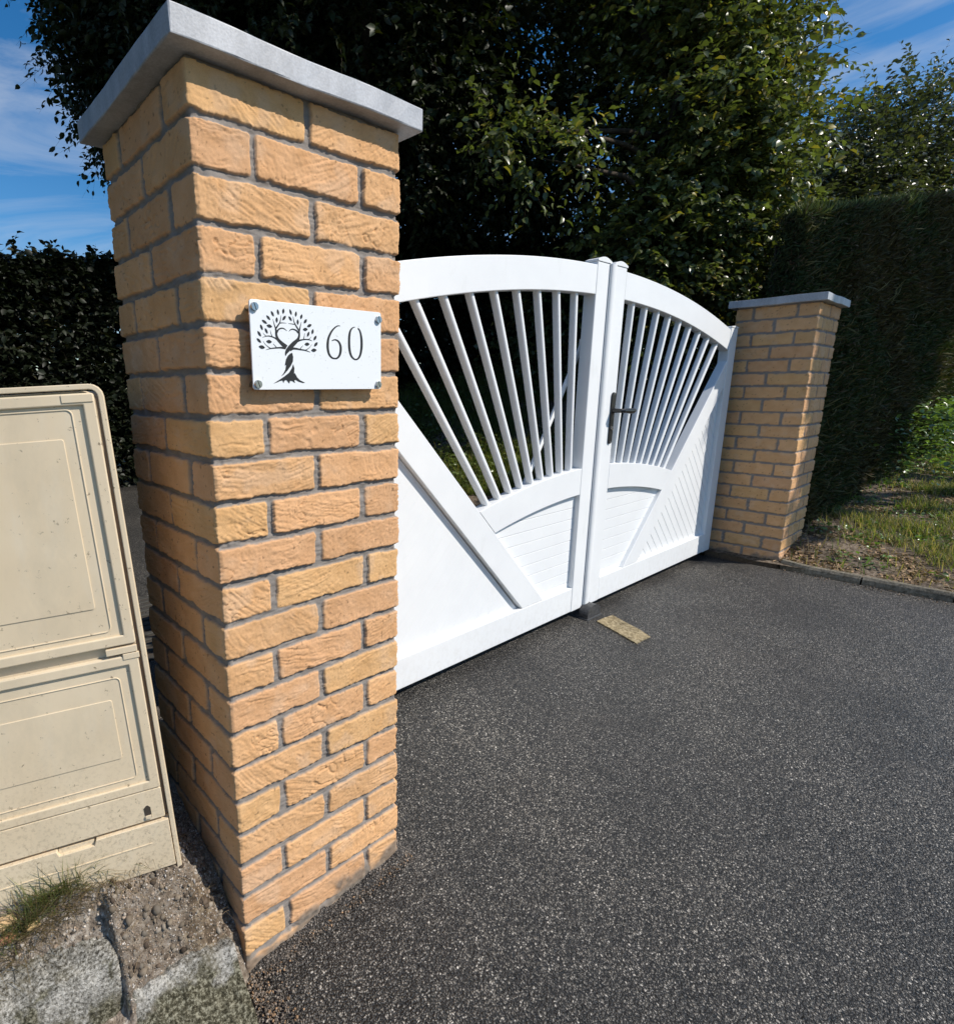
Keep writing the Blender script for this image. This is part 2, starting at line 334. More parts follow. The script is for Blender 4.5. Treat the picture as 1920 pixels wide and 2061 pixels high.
# ------------------------------------------------------------------ brick pillars
PI = 0.075
def shaft(W, D, ztop, zbot, steps, dz, seed, parent, zg, rot=0.0, amp=1.0, label=None):
    r = np.random.default_rng(seed)
    nz = int(round((ztop - zbot) / dz)) + 1
    z = np.linspace(zbot, ztop, nz)
    faces = [((0, 0), (1, 0), (0, -1), W, 'AB'), ((W, 0), (0, 1), (1, 0), D, 'BA'),
             ((W, D), (-1, 0), (0, 1), W, 'AB'), ((0, D), (0, -1), (-1, 0), D, 'BAr')]
    Hs, Cs, Us = [], [], []
    for fi, (o, t, n, Ln, pat) in enumerate(faces):
        nu = int(round(Ln / steps[fi])) + 1
        u = np.linspace(0, Ln, nu)
        U, Z = np.meshgrid(u, z, indexing='ij')
        ox = fi * 3.7 + seed
        wz = Z + 0.0022 * (fbm(U * 30 + ox, Z * 9, 3) - 0.5) * 2
        cf = (ztop - wz) / PI
        ci = np.floor(cf).astype(int); v = (cf - ci) * PI
        nc = int(ci.max()) + 2
        jw = 0.0052 + 0.0024 * r.random((nc, 4))
        jh = 0.0046 + 0.0020 * r.random(nc + 1)
        wu = U + 0.0016 * (fbm(U * 22 + ox, Z * 40 + 3, 3) - 0.5) * 2
        uu = (Ln - wu) if pat.endswith('r') else wu
        first = pat[0] == 'A'
        du = np.full(U.shape, 9.0); bi = np.zeros(U.shape, int)
        for c in range(-1, nc):
            m_ = ci == c
            if not m_.any(): continue
            isA = (c % 2 == 0) == first
            js = np.array([0.216 / 0.43]) if isA else np.array([0.106 / 0.43, 0.330 / 0.43])
            js = js * Ln + r.normal(0, 0.0025, len(js))
            for q, j in enumerate(js):
                dd = np.abs(uu - j) - jw[c, q]
                du = np.where(m_, np.minimum(du, dd), du)
                bi = np.where(m_ & (uu > j), q + 1, bi)
        dzz = np.minimum(v, PI - v) - jh[np.clip(ci, 0, nc)]
        d = -np.log(np.exp(-du * 400) + np.exp(-dzz * 400)) / 400
        edge_n = (fbm(U * 130 + ox, Z * 130, 3) - 0.5) * 0.0020 + (fbm(U * 36 + ox + 5, Z * 36, 3) - 0.5) * 0.0034
        mask = sst(-0.0006, 0.0014, d + edge_n * 1.6)
        key = (ci * 7 + bi * 3 + fi * 131) % 997
        tab = r.random((997, 8))
        T = tab[key]
        # folds of the hand-made face
        th = (T[..., 0] - 0.5) * 1.3
        uc = uu - Ln / 2; vc_ = v - PI / 2
        a = uc * np.cos(th) + vc_ * np.sin(th); b = -uc * np.sin(th) + vc_ * np.cos(th)
        wx = (fbm(a * 16 + key * 1.7, b * 16, 3) - 0.5); wy = (fbm(a * 16 + 50, b * 16 + key * 2.3, 3) - 0.5)
        rd = 1 - np.abs(2 * vn(a * 16 + wx * 4 + key * 3.1, b * 75 + wy * 9 + 40 * a * a * 10) - 1)
        rd2 = 1 - np.abs(2 * vn(a * 32 + wx * 5 + key, b * 150 + wy * 12 + 90) - 1)
        # long folds that bend down towards one end of the brick
        sg = np.where(T[..., 5] > 0.35, 1.0, -1.0)
        ue = sg * uc + 0.10
        bv = vc_ + (0.7 + 2.0 * T[..., 6]) * np.clip(ue, 0, 1) ** 2 + 0.022 * wx + 0.010 * wy
        fl = 1 - np.abs(2 * vn(uc * 11 + key * 1.3 + wy * 2, bv * (150 + 60 * T[..., 7]) + key * 2.9) - 1)
        fl2 = 1 - np.abs(2 * vn(uc * 23 + key * 4.3 + wx * 3, bv * 330 + key * 0.7) - 1)
        gate_ = sst(0.44, 0.64, fbm(uc * 13 + key * 1.9, vc_ * 26 + key, 3) + 0.12 * (np.clip(ue, 0, .2) / .2) * (T[..., 2] > .3))
        mod = sst(0.38, 0.66, fbm(a * 14 + key * 0.9, b * 22, 2))
        cr_ = 1 - np.abs(2 * vn(a * 11 + wx * 6 + key * 5.7, b * 14 + wy * 6 + 7) - 1)
        deep = np.clip((cr_ - 0.945) / 0.045, 0, 1) * sst(0.6, 0.8, vn(a * 9 + key, b * 9 + 33))
        brick = (T[..., 1] - 0.5) * 0.0026 + (T[..., 2] - 0.5) * 0.02 * uc / Ln * 0.4
        brick = brick + amp * (-0.0016 * gate_ * fl ** 7 - 0.0013 * gate_ * fl2 ** 4 - 0.0012 * mod * rd ** 8 - 0.0030 * deep + 0.0018 * gate_ + 0.0016 * (fbm(U * 30 + ox, Z * 36, 3, 0.5) - 0.5) + 0.0020 * (fbm(U * 210 + ox, Z * 230, 3, 0.75) - 0.5))
        brick = brick - 0.0007 * (1 - sst(0, 0.004, d + edge_n * 2))
        mort = -0.0055 + 0.0016 * (fbm(U * 60 + ox, Z * 280, 3) - 0.5) * 2 + 0.0025 * sst(0.55, 0.8, vn(U * 30, Z * 30 + ox))
        H = mask * brick + (1 - mask) * mort
        base = np.array([0.65, 0.385, 0.192]) * np.ones(U.shape + (1,))
        var = [np.array([1.0, 1.0, 1.0]), np.array([1.01, 0.985, 1.01]), np.array([1.0, 1.02, 0.96]), np.array([0.98, 0.955, 1.0]), np.array([1.04, 1.03, 1.02])]
        vi = (T[..., 3] * 5).astype(int)
        tint = np.array(var)[vi] * (0.95 + 0.11 * T[..., 4])[..., None]
        nzc = (fbm(U * 30 + ox, Z * 34, 4) - 0.5)[..., None]
        colr = base * tint * (1 + nzc * np.array([0.20, 0.28, 0.42]))
        spk = (fbm(U * 150 + ox, Z * 150, 2) > 0.84)[..., None]
        colr = np.where(spk, colr * 0.55, colr)
        pale = sst(0.60, 0.78, fbm(U * 18 + ox + 9, Z * 18, 3))[..., None] * 0.35
        colr = colr * (1 - pale) + np.array([0.66, 0.47, 0.32]) * pale
        mc = np.array([0.25, 0.228, 0.208]) * (0.75 + 0.5 * fbm(U * 40, Z * 200 + ox, 3))[..., None]
        colr = colr * mask[..., None] + mc * (1 - mask[..., None])
        # mortar slurry and splash dirt at the foot
        px = o[0] + t[0] * U
        gzz = zg(fi, U)
        sm = sst(0.0, 1.0, 1.45 + 0.5 * sst(0.1, 0.3, U) * (fi == 0) - (Z - gzz) / 0.030 + (fbm(U * 20 + ox, Z * 20, 4) - 0.5) * 3.2)
        sm = sm * (Z < gzz + 0.075)
        H = H * (1 - sm) + (0.002 + 0.004 * fbm(U * 60, Z * 60 + ox, 3)) * sm
        dirt = (np.array([0.20, 0.165, 0.13]) * (0.6 + 0.9 * fbm(U * 120, Z * 120, 2))[..., None])
        colr = colr * (1 - sm[..., None] * 0.9) + dirt * sm[..., None] * 0.9
        Hs.append(H); Cs.append(colr); Us.append(u)
    hc = []
    for fi in range(4):          # corner at the START of face fi
        h = 0.5 * (Hs[fi][0] + Hs[fi - 1][-1]) - 0.0006 - 0.0022 * fbm(z * 60 + seed, z * 0 + fi, 3) * (np.sin(z * 9) > -2)
        hc.append(h)
    P3, C3 = [], []
    for fi, (o, t, n, Ln, pat) in enumerate(faces):
        H = Hs[fi]; u = Us[fi][:, None]
        h0 = hc[fi][None]; h1 = hc[(fi + 1) % 4][None]
        b0 = 1 - sst(0, 0.006, u); b1 = 1 - sst(0, 0.006, Ln - u)
        H = H * (1 - b0) * (1 - b1) + h0 * b0 + h1 * b1
        wd = 0.022
        ts = u - h0 * np.clip(1 - u / wd, 0, 1) + h1 * np.clip(1 - (Ln - u) / wd, 0, 1)
        X = o[0] + t[0] * ts + n[0] * H; Y = o[1] + t[1] * ts + n[1] * H
        Zc = np.broadcast_to(z[None], X.shape)
        P3.append(np.stack([X, Y, Zc], -1)[:-1]); C3.append(Cs[fi][:-1])
    V = np.concatenate(P3); C = np.concatenate(C3); nu = len(V)
    i = np.arange(nu)[:, None] * nz + np.arange(nz - 1)[None]
    j = ((np.arange(nu) + 1) % nu)[:, None] * nz + np.arange(nz - 1)[None]
    F = np.stack([i, j, j + 1, i + 1], -1).reshape(-1, 4)
    V = V.reshape(-1, 3).copy()
    V += np.array(parent.location)
    return npmesh('brick_shaft', V, F, M['brick'], parent, col=C.reshape(-1, 3), smooth=False)
def box_bm(bm, x0, x1, y0, y1, z0, z1, bev=0.0, seg=2):
    vs = [bm.verts.new(p) for p in ((x0, y0, z0), (x1, y0, z0), (x1, y1, z0), (x0, y1, z0), (x0, y0, z1), (x1, y0, z1), (x1, y1, z1), (x0, y1, z1))]
    fs = [bm.faces.new([vs[i] for i in q]) for q in ((0, 3, 2, 1), (4, 5, 6, 7), (0, 1, 5, 4), (1, 2, 6, 5), (2, 3, 7, 6), (3, 0, 4, 7))]
    if bev:
        es = list({e for f in fs for e in f.edges})
        bmesh.ops.bevel(bm, geom=es, offset=bev, segments=seg, profile=0.5, affect='EDGES')
    return bm
def capstone(parent, W, D, z0, z1, ov, seed):
    bm = box_bm(bmesh.new(), -ov, W + ov * 0.8, -ov, D + ov, z0, z1 + 0.003, 0.0025, 2)
    bmesh.ops.subdivide_edges(bm, edges=[e for e in bm.edges if e.calc_length() > 0.05], cuts=14, use_grid_fill=True)
    r = random.Random(seed)
    for v in bm.verts:
        v.co += Vector((0, 0, 0.0014 * math.sin(v.co.x * 21 + seed) + 0.001 * math.sin(v.co.y * 17)))
        v.co.x += r.uniform(-.0005, .0005); v.co.y += r.uniform(-.0005, .0005)
        v.co += Vector(parent.location)
    # drip groove: thin mortar bed under the capping
    o = bmobj('capstone', bm, M['capstone'], parent)
    return o
ZT = 22.6 * PI
near = thing('brick_pillar', 'large yellow brick gate pillar in the foreground carrying the number plate', 'brick pillar', (0, 0, 0))
shaft(0.43, 0.407, ZT - 0.004, -0.06, (0.0021, 0.010, 0.010, 0.0028), 0.0019, 3, near, lambda fi, U: (G(U, 0 * U) if fi == 0 else (0.03 + 0 * U)))
capstone(near, 0.43, 0.407, ZT - 0.005, ZT + 0.031, 0.034, 1)
FX, FY, FZ = 3.5885, 0.036, 1.667
far = thing('brick_pillar', 'smaller looking distant brick gate pillar at the right end of the gate beside the clipped hedge', 'brick pillar', (FX, FY, 0))
shaft(0.43, 0.407, FZ - 0.002, 0.02, (0.0055, 0.02, 0.02, 0.0050), 0.0045, 8, far, lambda fi, U: 0.165 + 0 * U, amp=1.3)
capstone(far, 0.43, 0.407, FZ - 0.003, FZ + 0.034, 0.036, 2)

# ------------------------------------------------------------------ left verge
def kerbshift(x): return -0.16 * (x + 0.3)
def mound(X, Y):
    p = np.interp(Y, [-0.05, 0.0, 0.03, 0.13, 0.35, 0.6, 1.3, 1.6], [-0.04, 0.03, 0.10, 0.185, 0.262, 0.27, 0.15, 0.0])
    p2 = np.interp(Y, [-0.05, -0.01, 0.03, 0.085, 0.13, 0.35, 0.6, 1.3, 1.6], [-0.04, 0.07, 0.155, 0.262, 0.275, 0.29, 0.28, 0.15, 0.0])
    wq = 0.091 + 0.34 * (-X - 0.094) - Y; zf = 0.262 + 0.10 * (-X - 0.1)
    q = np.minimum(zf - np.interp(wq, [-0.1, 0.004, 0.022, 0.040, 0.060, 0.12], [0, 0, 0.035, 0.060, 0.095, 0.20]), np.interp(Y, [0.7, 1.3, 1.6], [0.5, 0.15, 0.0]))
    t = sst(-0.226, -0.238, X); t2 = sst(0.0, -0.085, X)
    h = (p * (1 - t2) + p2 * t2) * (1 - t) + q * t
    return h + (0.018 + 0.03 * sst(-0.25, -0.2, X) * sst(0.12, 0.02, Y)) * (fbm(X * 18, Y * 18, 5, 0.62) - 0.5) + 0.018 * (fbm(X * 70, Y * 70, 3, 0.6) - 0.5)
mx_ = np.concatenate([np.arange(-2.6, -0.6, 0.05), np.arange(-0.6, -0.004, 0.0045), [-0.003]])
my_ = np.concatenate([np.arange(-0.06, 0.5, 0.0045), np.arange(0.5, 1.62, 0.03)])
def browns(X, Y):
    k = sst(-0.26, -0.21, X) * sst(0.15, 0.05, Y + 0.05 * (fbm(X * 25, Y * 25, 3) - 0.5)); k = np.clip(k * 0.75 + (sst(0.45, 0.7, fbm(X * 16, Y * 16, 4)) - 0.4) * 0.7, 0, 1)
    return np.stack([k, k, k], -1)
gridmesh('verge', mx_, my_, mound, M['gravel'], col=browns)
def stone_block(name, x0, x1, prof, label, seed, rough, group):
    xs = np.arange(x0, x1 + 1e-6, 0.0035); ys = np.arange(prof[0][0], prof[0][-1] + 1e-6, 0.0035)
    X, Y = np.meshgrid(xs, ys, indexing='ij')
    e = np.minimum(np.minimum(X - x0, x1 - X), np.minimum(Y - ys[0], ys[-1] - Y))
    Z = np.interp(Y, prof[0], prof[1]) + rough * (fbm(X * 14 + seed, Y * 14, 5, 0.6) - 0.5) + 0.007 * (fbm(X * 110 + seed, Y * 110, 3, 0.6) - 0.5)
    Z = Z - 0.009 * np.exp(-e / 0.005)
    Yk = Y + kerbshift(X)
    jx = 0.005 * (fbm(Y * 30 + seed, X * 0 + seed, 3) - 0.5)
    top = np.stack([X + jx, Yk, Z], -1)
    nx, ny = X.shape
    # skirt: ring of edge vertices dropped down
    ring = [(i, 0) for i in range(nx)] + [(nx - 1, j) for j in range(1, ny)] + [(i, ny - 1) for i in range(nx - 2, -1, -1)] + [(0, j) for j in range(ny - 2, 0, -1)]
    rv = np.array([top[i, j] for i, j in ring])
    V = [top.reshape(-1, 3)]; F = []
    i = np.arange(nx - 1)[:, None] * ny + np.arange(ny - 1)[None]
    F.append(np.stack([i, i + ny, i + ny + 1, i + 1], -1).reshape(-1, 4))
    idx = np.array([a * ny + b for a, b in ring]); prev = idx; base = nx * ny; nr = len(ring)
    for k in range(1, 26):
        rr = rv.copy(); rr[:, 2] = rv[:, 2] - 0.0085 * k
        nn = 0.006 * (fbm(rr[:, 0] * 40 + rr[:, 1] * 40, rr[:, 2] * 40 + seed, 4) - 0.5)
        rr[:, 1] += nn; rr[:, 0] += nn
        V.append(rr); cur = base + np.arange(nr)
        F.append(np.stack([prev, cur, np.roll(cur, -1), np.roll(prev, -1)], -1)); prev = cur; base += nr
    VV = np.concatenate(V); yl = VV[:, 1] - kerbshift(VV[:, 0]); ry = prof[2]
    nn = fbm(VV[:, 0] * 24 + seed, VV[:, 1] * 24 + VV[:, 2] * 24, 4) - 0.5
    c0 = sst(ry - 0.020, ry - 0.028, yl + nn * 0.08); c1 = sst(ry + 0.008, ry + 0.022, yl + nn * 0.05) * (1.0 if prof[3] else 0.0)  # moss below the ridge, its dark tone also standing in for shading
    c2 = np.exp(-((yl - ry + 0.012) / 0.010) ** 2) * np.clip(0.2 + nn * 5, 0, 0.9)  # ridge line lightened in the colour, like an edge highlight
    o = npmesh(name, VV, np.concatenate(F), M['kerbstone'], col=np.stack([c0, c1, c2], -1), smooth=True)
    return tag(o, label, 'kerb stone', group)
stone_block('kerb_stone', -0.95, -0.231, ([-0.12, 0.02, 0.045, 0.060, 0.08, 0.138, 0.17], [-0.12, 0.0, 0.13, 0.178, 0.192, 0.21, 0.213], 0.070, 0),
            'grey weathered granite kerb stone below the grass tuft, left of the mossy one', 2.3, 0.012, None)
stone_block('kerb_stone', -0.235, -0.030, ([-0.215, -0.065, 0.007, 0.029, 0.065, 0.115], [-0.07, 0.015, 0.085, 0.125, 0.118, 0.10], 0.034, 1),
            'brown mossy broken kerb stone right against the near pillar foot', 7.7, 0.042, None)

# ------------------------------------------------------------------ concrete edging on the right
pts = [(3.585, 0.02), (3.53, -0.03), (3.505, -0.20)]
segs = [(0.02, -0.36), (-0.365, -0.72), (-0.725, -1.22), (-1.225, -1.72), (-1.725, -2.2)]
kp = thing('kerb_edging', 'low rounded concrete edging running from the far pillar foot beside the grass bank', 'kerb edging', (3.55, -0.4, 0.16))
for (ya, yb) in segs:
    n = 14; prof = [(-0.034, -0.12), (-0.034, 0.0), (-0.030, 0.018), (-0.018, 0.030), (0.0, 0.034), (0.016, 0.030), (0.026, 0.018), (0.028, 0.0), (0.028, -0.12)]
    V, F = [], []
    for k in range(n + 1):
        y = ya + (yb - ya) * k / n - (0.003 if k == 0 else 0)
        xo = 3.545 + 0.05 * sst(-0.15, 0.05, y) + 0.01 * np.clip(-y, 0, 3)
        for (a, b) in prof: V.append((xo + a + random.uniform(-.0012, .0012), y, 0.170 + b + random.uniform(-.0012, .0012)))
    q = len(prof)
    for k in range(n):
        for a in range(q - 1): F.append((k * q + a, k * q + a + 1, (k + 1) * q + a + 1, (k + 1) * q + a))
    bm = bmesh.new(); vs = [bm.verts.new(v) for v in V]
    for f in F: bm.faces.new([vs[i] for i in f])
    bm.faces.new(vs[:q]); bm.faces.new(vs[-q:][::-1])
    bmobj('edging_block', bm, M['kerb'], kp)

# ------------------------------------------------------------------ beige plate in the tarmac, drain
bm = bmesh.new()
q = [(1.986, 0.331), (2.05, 0.327), (2.121, 0.317), (2.104, 0.22), (2.098, 0.165), (2.079, 0.104), (2.02, 0.113), (1.959, 0.114), (1.97, 0.2), (1.978, 0.27)]
q = [(x + random.uniform(-.002, .002), y + random.uniform(-.002, .002)) for x, y in q]
q = [(2.037 + (x - 2.037) * 0.93, 0.215 + (y - 0.215) * 0.93 - 0.004) for x, y in q]
a_ = [bm.verts.new((x, y, float(G(x, y)) - 0.004)) for x, y in q]; b_ = [bm.verts.new((x, y, float(G(x, y)) + 0.0045)) for x, y in q]
bm.faces.new(b_); n_ = len(q)
for i in range(n_): bm.faces.new([a_[i], a_[(i + 1) % n_], b_[(i + 1) % n_], b_[i]])
tag(bmobj('inset_slab', bm, M['slab']), 'small worn beige rectangular slab set in the tarmac in front of the gate stop', 'slab')
dr = thing('drain_grate', 'dark slatted drain grate in the drive, seen between cabinet and near pillar', 'drain', (0.42, 1.66, 0.15))
zt = 0.156
bm = bmesh.new()
for (a, b, c_, d_) in ((0.12, 0.70, 1.27, 1.30), (0.12, 0.70, 1.98, 2.01), (0.12, 0.15, 1.30, 1.98), (0.67, 0.70, 1.30, 1.98)): box_bm(bm, a, b, c_, d_, 0.10, zt + 0.006, 0.002, 1)
bmobj('grate_frame', bm, M['drain'], dr)
for k in range(11):
    y = 1.335 + k * 0.058
    bmobj('grate_bar', box_bm(bmesh.new(), 0.15, 0.67, y, y + 0.026, 0.13, zt + 0.012, 0.003, 1), M['drain'], dr)
bmobj('grate_channel', box_bm(bmesh.new(), 0.151, 0.669, 1.301, 1.979, zt + 0.0005, zt + 0.002), M['boxdark'], dr)
# ------------------------------------------------------------------ gate
YG = 0.400; GC = 2.0165
def prism(poly, y0, y1, bev=0.002, ang=0.5):
    """poly: (x,z) outline, extruded from y0 (front) to y1 (back)"""
    bm = bmesh.new()
    a = [bm.verts.new((x, y0, z)) for x, z in poly]; b = [bm.verts.new((x, y1, z)) for x, z in poly]
    bm.faces.new(a); bm.faces.new(b[::-1]); n = len(poly)
    for i in range(n): bm.faces.new([a[i], b[i], b[(i + 1) % n], a[(i + 1) % n]])
    bmesh.ops.recalc_face_normals(bm, faces=bm.faces[:])
    if bev:
        es = [e for e in bm.edges if len(e.link_faces) == 2 and e.calc_face_angle(0) > ang]
        bmesh.ops.bevel(bm, geom=es, offset=bev, segments=2, profile=0.5, affect='EDGES', clamp_overlap=True)
    return bm
def clip(poly, nx, nz, c, keep_less=True):
    o = []; s = 1 if keep_less else -1
    for i in range(len(poly)):
        p, q = poly[i], poly[(i + 1) % len(poly)]
        dp = s * (p[0] * nx + p[1] * nz - c); dq = s * (q[0] * nx + q[1] * nz - c)
        if dp <= 0: o.append(p)
        if dp * dq < 0:
            t = dp / (dp - dq); o.append((p[0] + (q[0] - p[0]) * t, p[1] + (q[1] - p[1]) * t))
    return o
def area(p): return abs(sum(p[i][0] * p[(i + 1) % len(p)][1] - p[(i + 1) % len(p)][0] * p[i][1] for i in range(len(p)))) / 2
def boards(poly, nx, nz, step, y0, y1, off=0.0, gp=0.0006, bv=0.0016):
    cs = [p[0] * nx + p[1] * nz for p in poly]; k0 = math.floor((min(cs) - off) / step); k1 = math.ceil((max(cs) - off) / step)
    bm = bmesh.new()
    for k in range(k0, k1):
        a = off + k * step + gp; b = off + (k + 1) * step - gp
        q = clip(clip(poly, nx, nz, a, False), nx, nz, b, True)
        if len(q) < 3 or area(q) < 2e-5: continue
        t = prism(q, y0, y1, bv, 0.6); me = bpy.data.meshes.new('t'); t.to_mesh(me); t.free(); bm.from_mesh(me); bpy.data.meshes.remove(me)
    t = prism(poly, y0 + 0.006, y1 + 0.001, 0); me = bpy.data.meshes.new('t'); t.to_mesh(me); t.free(); bm.from_mesh(me); bpy.data.meshes.remove(me)
    return bm
RA, ZA = 5.95, 1.699          # top arch: radius, crown height
RI, ZI = 5.90, 1.586
RB, ZB = 3.35, 0.868          # hub arch
RJ, ZJ = 3.25, 0.752
arc = lambda d, Rr, Zc: Zc - (Rr - math.sqrt(Rr * Rr - d * d))
D0, D1, D2, D3 = 0.0145, 0.122, 1.400, 1.503
ZBOT, ZBR = 0.196, 0.312
def leaf(sgn, label):
    X = lambda d: GC + sgn * d
    Wt = M['white']
    g = thing('gate_leaf', label, 'gate leaf', (X(D3), YG, ZBOT), 'two leaves of the white gate')
    y0, y1 = YG, YG + 0.050
    def part(name, bm, mt=Wt, par=None):
        return bmobj(name, bm, mt, par or g)
    # arched top rail
    n = 30; dd = [D1 + (D2 - 0.002 - D1) * i / n for i in range(n + 1)]
    part('arched_top_rail', prism([(X(d), arc(d, RA, ZA)) for d in dd] + [(X(d), arc(d, RI, ZI)) for d in dd[::-1]], y0, y1, 0.0025))
    # hub arched rail, from the meeting stile to the diagonal
    dl = 0.826; dl2 = 0.893
    def solve(Rr, Zc, c):
        lo, hi = 0.3, 1.2
        for _ in range(50):
            mid = (lo + hi) / 2
            if arc(mid, Rr, Zc) - (mid - c) > 0: lo = mid
            else: hi = mid
        return lo
    dA = solve(RB, ZB, 0.040); dB = solve(RJ, ZJ, 0.040)
    o_ = [D1 + (dA - D1) * i / n for i in range(n + 1)]; i_ = [D1 + (dB - D1) * i / n for i in range(n + 1)]
    part('lower_arched_rail', prism([(X(d), arc(d, RB, ZB)) for d in o_] + [(X(d), arc(d, RJ, ZJ)) for d in i_[::-1]], y0 - 0.0005, y1 - 0.001, 0.002))
    # diagonal (45 degrees)
    du = ZBR + 0.040; dlw = ZBR + 0.194
    part('diagonal_rail', prism([(X(du), ZBR), (X(D2), D2 - 0.040), (X(D2), D2 - 0.194), (X(dlw), ZBR)], y0 + 0.0005, y1 - 0.0015, 0.0025))
    part('bottom_rail', prism([(X(D1), ZBOT), (X(D2), ZBOT), (X(D2), ZBR - 0.0006), (X(D1), ZBR - 0.0006)], y0 + 0.0002, y1, 0.0025))
    # stiles
    part('meeting_stile', prism([(X(D0), ZBOT - 0.002), (X(D1 - 0.0006), ZBOT - 0.002), (X(D1 - 0.0006), 1.712), (X(D0), 1.712)], y0 - 0.0012, y1 + 0.004, 0.004 if sgn < 0 else 0.004))
    part('hinge_stile', prism([(X(D2 + 0.0006), ZBOT - 0.002), (X(D3), ZBOT - 0.002), (X(D3), 1.546), (X(D2 + 0.0006), 1.546)], y0 - 0.0012, y1 + 0.004, 0.003))
    xa, xb = X(D0) - sgn * 0.001, X(D1) + sgn * 0.002
    cp = [(xa + (xb - xa) * i / 12, 1.7125 + 0.007 + 0.013 * math.sin(math.pi * i / 12)) for i in range(13)]
    part('stile_cap', prism([(xa, 1.7122)] + cp + [(xb, 1.7122)], y0 - 0.004, y1 + 0.007, 0.0015, 0.7))
    xa, xb = X(D2) - sgn * 0.001, X(D3) + sgn * 0.002
    part('stile_cap', prism([(xa, 1.5464), (xa, 1.553), (xa + (xb - xa) * .5, 1.558), (xb, 1.553), (xb, 1.5464)], y0 - 0.004, y1 + 0.007, 0.0015, 0.7))
    # slats
    for k in range(9):
        dt = 0.240 + 0.1285 * k; db = 0.187 + 0.0685 * k
        zt = arc(dt, RI, ZI) + 0.012; zb = (arc(db, RB, ZB) if db < dA else db - 0.04) - 0.012
        p0 = Vector((X(db), 0, zb)); p1 = Vector((X(dt), 0, zt)); ax_ = (p1 - p0).normalized(); sd = Vector((-ax_.z, 0, ax_.x))
        hw, hd, rc = 0.0105, 0.0150, 0.0085
        sec = []
        for cx_, cy_, a0 in ((hw - rc, hd - rc, 0), (-(hw - rc), hd - rc, 90), (-(hw - rc), -(hd - rc), 180), (hw - rc, -(hd - rc), 270)):
            for j in range(5):
                a = R_(a0 + 22.5 * j); sec.append((cx_ + rc * math.cos(a), cy_ + rc * math.sin(a)))
        bm = bmesh.new(); ra = []; rb = []
        for (a, b) in sec:
            ra.append(bm.verts.new(p0 + sd * a + Vector((0, YG + 0.026 + b, 0)))); rb.append(bm.verts.new(p1 + sd * a + Vector((0, YG + 0.026 + b, 0))))
        for i in range(len(sec)):
            f = bm.faces.new([ra[i], ra[(i + 1) % len(sec)], rb[(i + 1) % len(sec)], rb[i]])
        bm.faces.new(ra); bm.faces.new(rb[::-1])
        part('slat', bm)
    # boarded panels, set back in the frame
    yp0, yp1 = YG + 0.022, YG + 0.036
    dq = [D1 + (dB + 0.01 - D1) * i / 16 for i in range(17)]
    quad_ = [(X(d), arc(d, RJ, ZJ) + 0.004) for d in dq] + [(X(du - 0.004), ZBR - 0.004), (X(D1 - 0.004), ZBR - 0.004)]
    part('horizontal_board_panel', boards(quad_, 0, 1, 0.050, yp0, yp1, 0.287))
    tri = [(X(dlw + 0.006), ZBR - 0.004), (X(D2 + 0.004), ZBR - 0.004), (X(D2 + 0.004), D2 - 0.190)]
    s2 = math.sqrt(0.5)
    part('slanting_board_panel', boards(tri, sgn * s2, s2, 0.050, yp0, yp1, 0.013, *((0.0001, 0.0006) if sgn < 0 else (0.0014, 0.0014))))
    # beads around the panels
    if sgn < 0:   # lock side cover strip and back brace of the first leaf
        a, b = Vector((1.62, 0, 0.80)), Vector((2.0, 0, 1.40)); ax_ = (b - a).normalized(); sd = Vector((-ax_.z, 0, ax_.x)) * 0.010
        part('back_brace', prism([((a + sd).x, (a + sd).z), ((b + sd).x, (b + sd).z), ((b - sd).x, (b - sd).z), ((a - sd).x, (a - sd).z)], 0.500, 0.512, 0.002))
        part('brace_bracket', box_bm(bmesh.new(), 1.985, 2.001, 0.4545, 0.512, 1.36, 1.42, 0.002, 1))
        part('brace_bracket', box_bm(bmesh.new(), 1.60, 1.63, 0.4510, 0.512, 0.775, 0.81, 0.002, 1))
    else:
        # rounded cover bead over the joint between the leaves
        x0, x1 = GC - 0.026, GC + 0.0155; prof = [(x0, YG - 0.0030), (x0, YG - 0.008)]
        for j in range(9):
            a = math.pi * (1 - j / 8); prof.append(((x0 + x1) / 2 + (x1 - x0) / 2 * math.cos(a) * 0.96, YG - 0.008 - 0.009 * math.sin(a)))
        prof += [(x1, YG - 0.008), (x1, YG - 0.0030)]
        bm = bmesh.new(); a = [bm.verts.new((x, y, ZBOT + 0.01)) for x, y in prof]; b = [bm.verts.new((x, y, 1.7118)) for x, y in prof]
        for i in range(len(prof)): bm.faces.new([a[i], a[(i + 1) % len(prof)], b[(i + 1) % len(prof)], b[i]])
        bm.faces.new(a); bm.faces.new(b)
        part('cover_strip', bm)
        # lock handle
        hp = part('handle_plate', prism([(2.094 + 0.030 * (0.5 + 0.5 * math.cos(R_(a))), (1.176 if a <= 180 else 0.976) + 0.015 * math.sin(R_(a))) for a in range(0, 360, 20)], YG - 0.0085, YG - 0.0014, 0.0015, 0.6), M['black'])
        hx, hz = 2.109, 1.110
        bm = bmesh.new()
        path = [((hx, YG - 0.008, hz), .011, .011), ((hx, YG - 0.030, hz), .009, .009), ((hx, YG - 0.046, hz), .009, .009), ((hx + .010, YG - 0.053, hz), .0095, .0085), ((hx + .040, YG - 0.053, hz - .001), .0105, .007), ((hx + .075, YG - 0.052, hz - .003), .0125, .0065), ((hx + .110, YG - 0.050, hz - .003), .012, .0065), ((hx + .128, YG - 0.048, hz - .002), .008, .005), ((hx + .133, YG - .0475, hz - .002), .002, .002)]
        rings = []
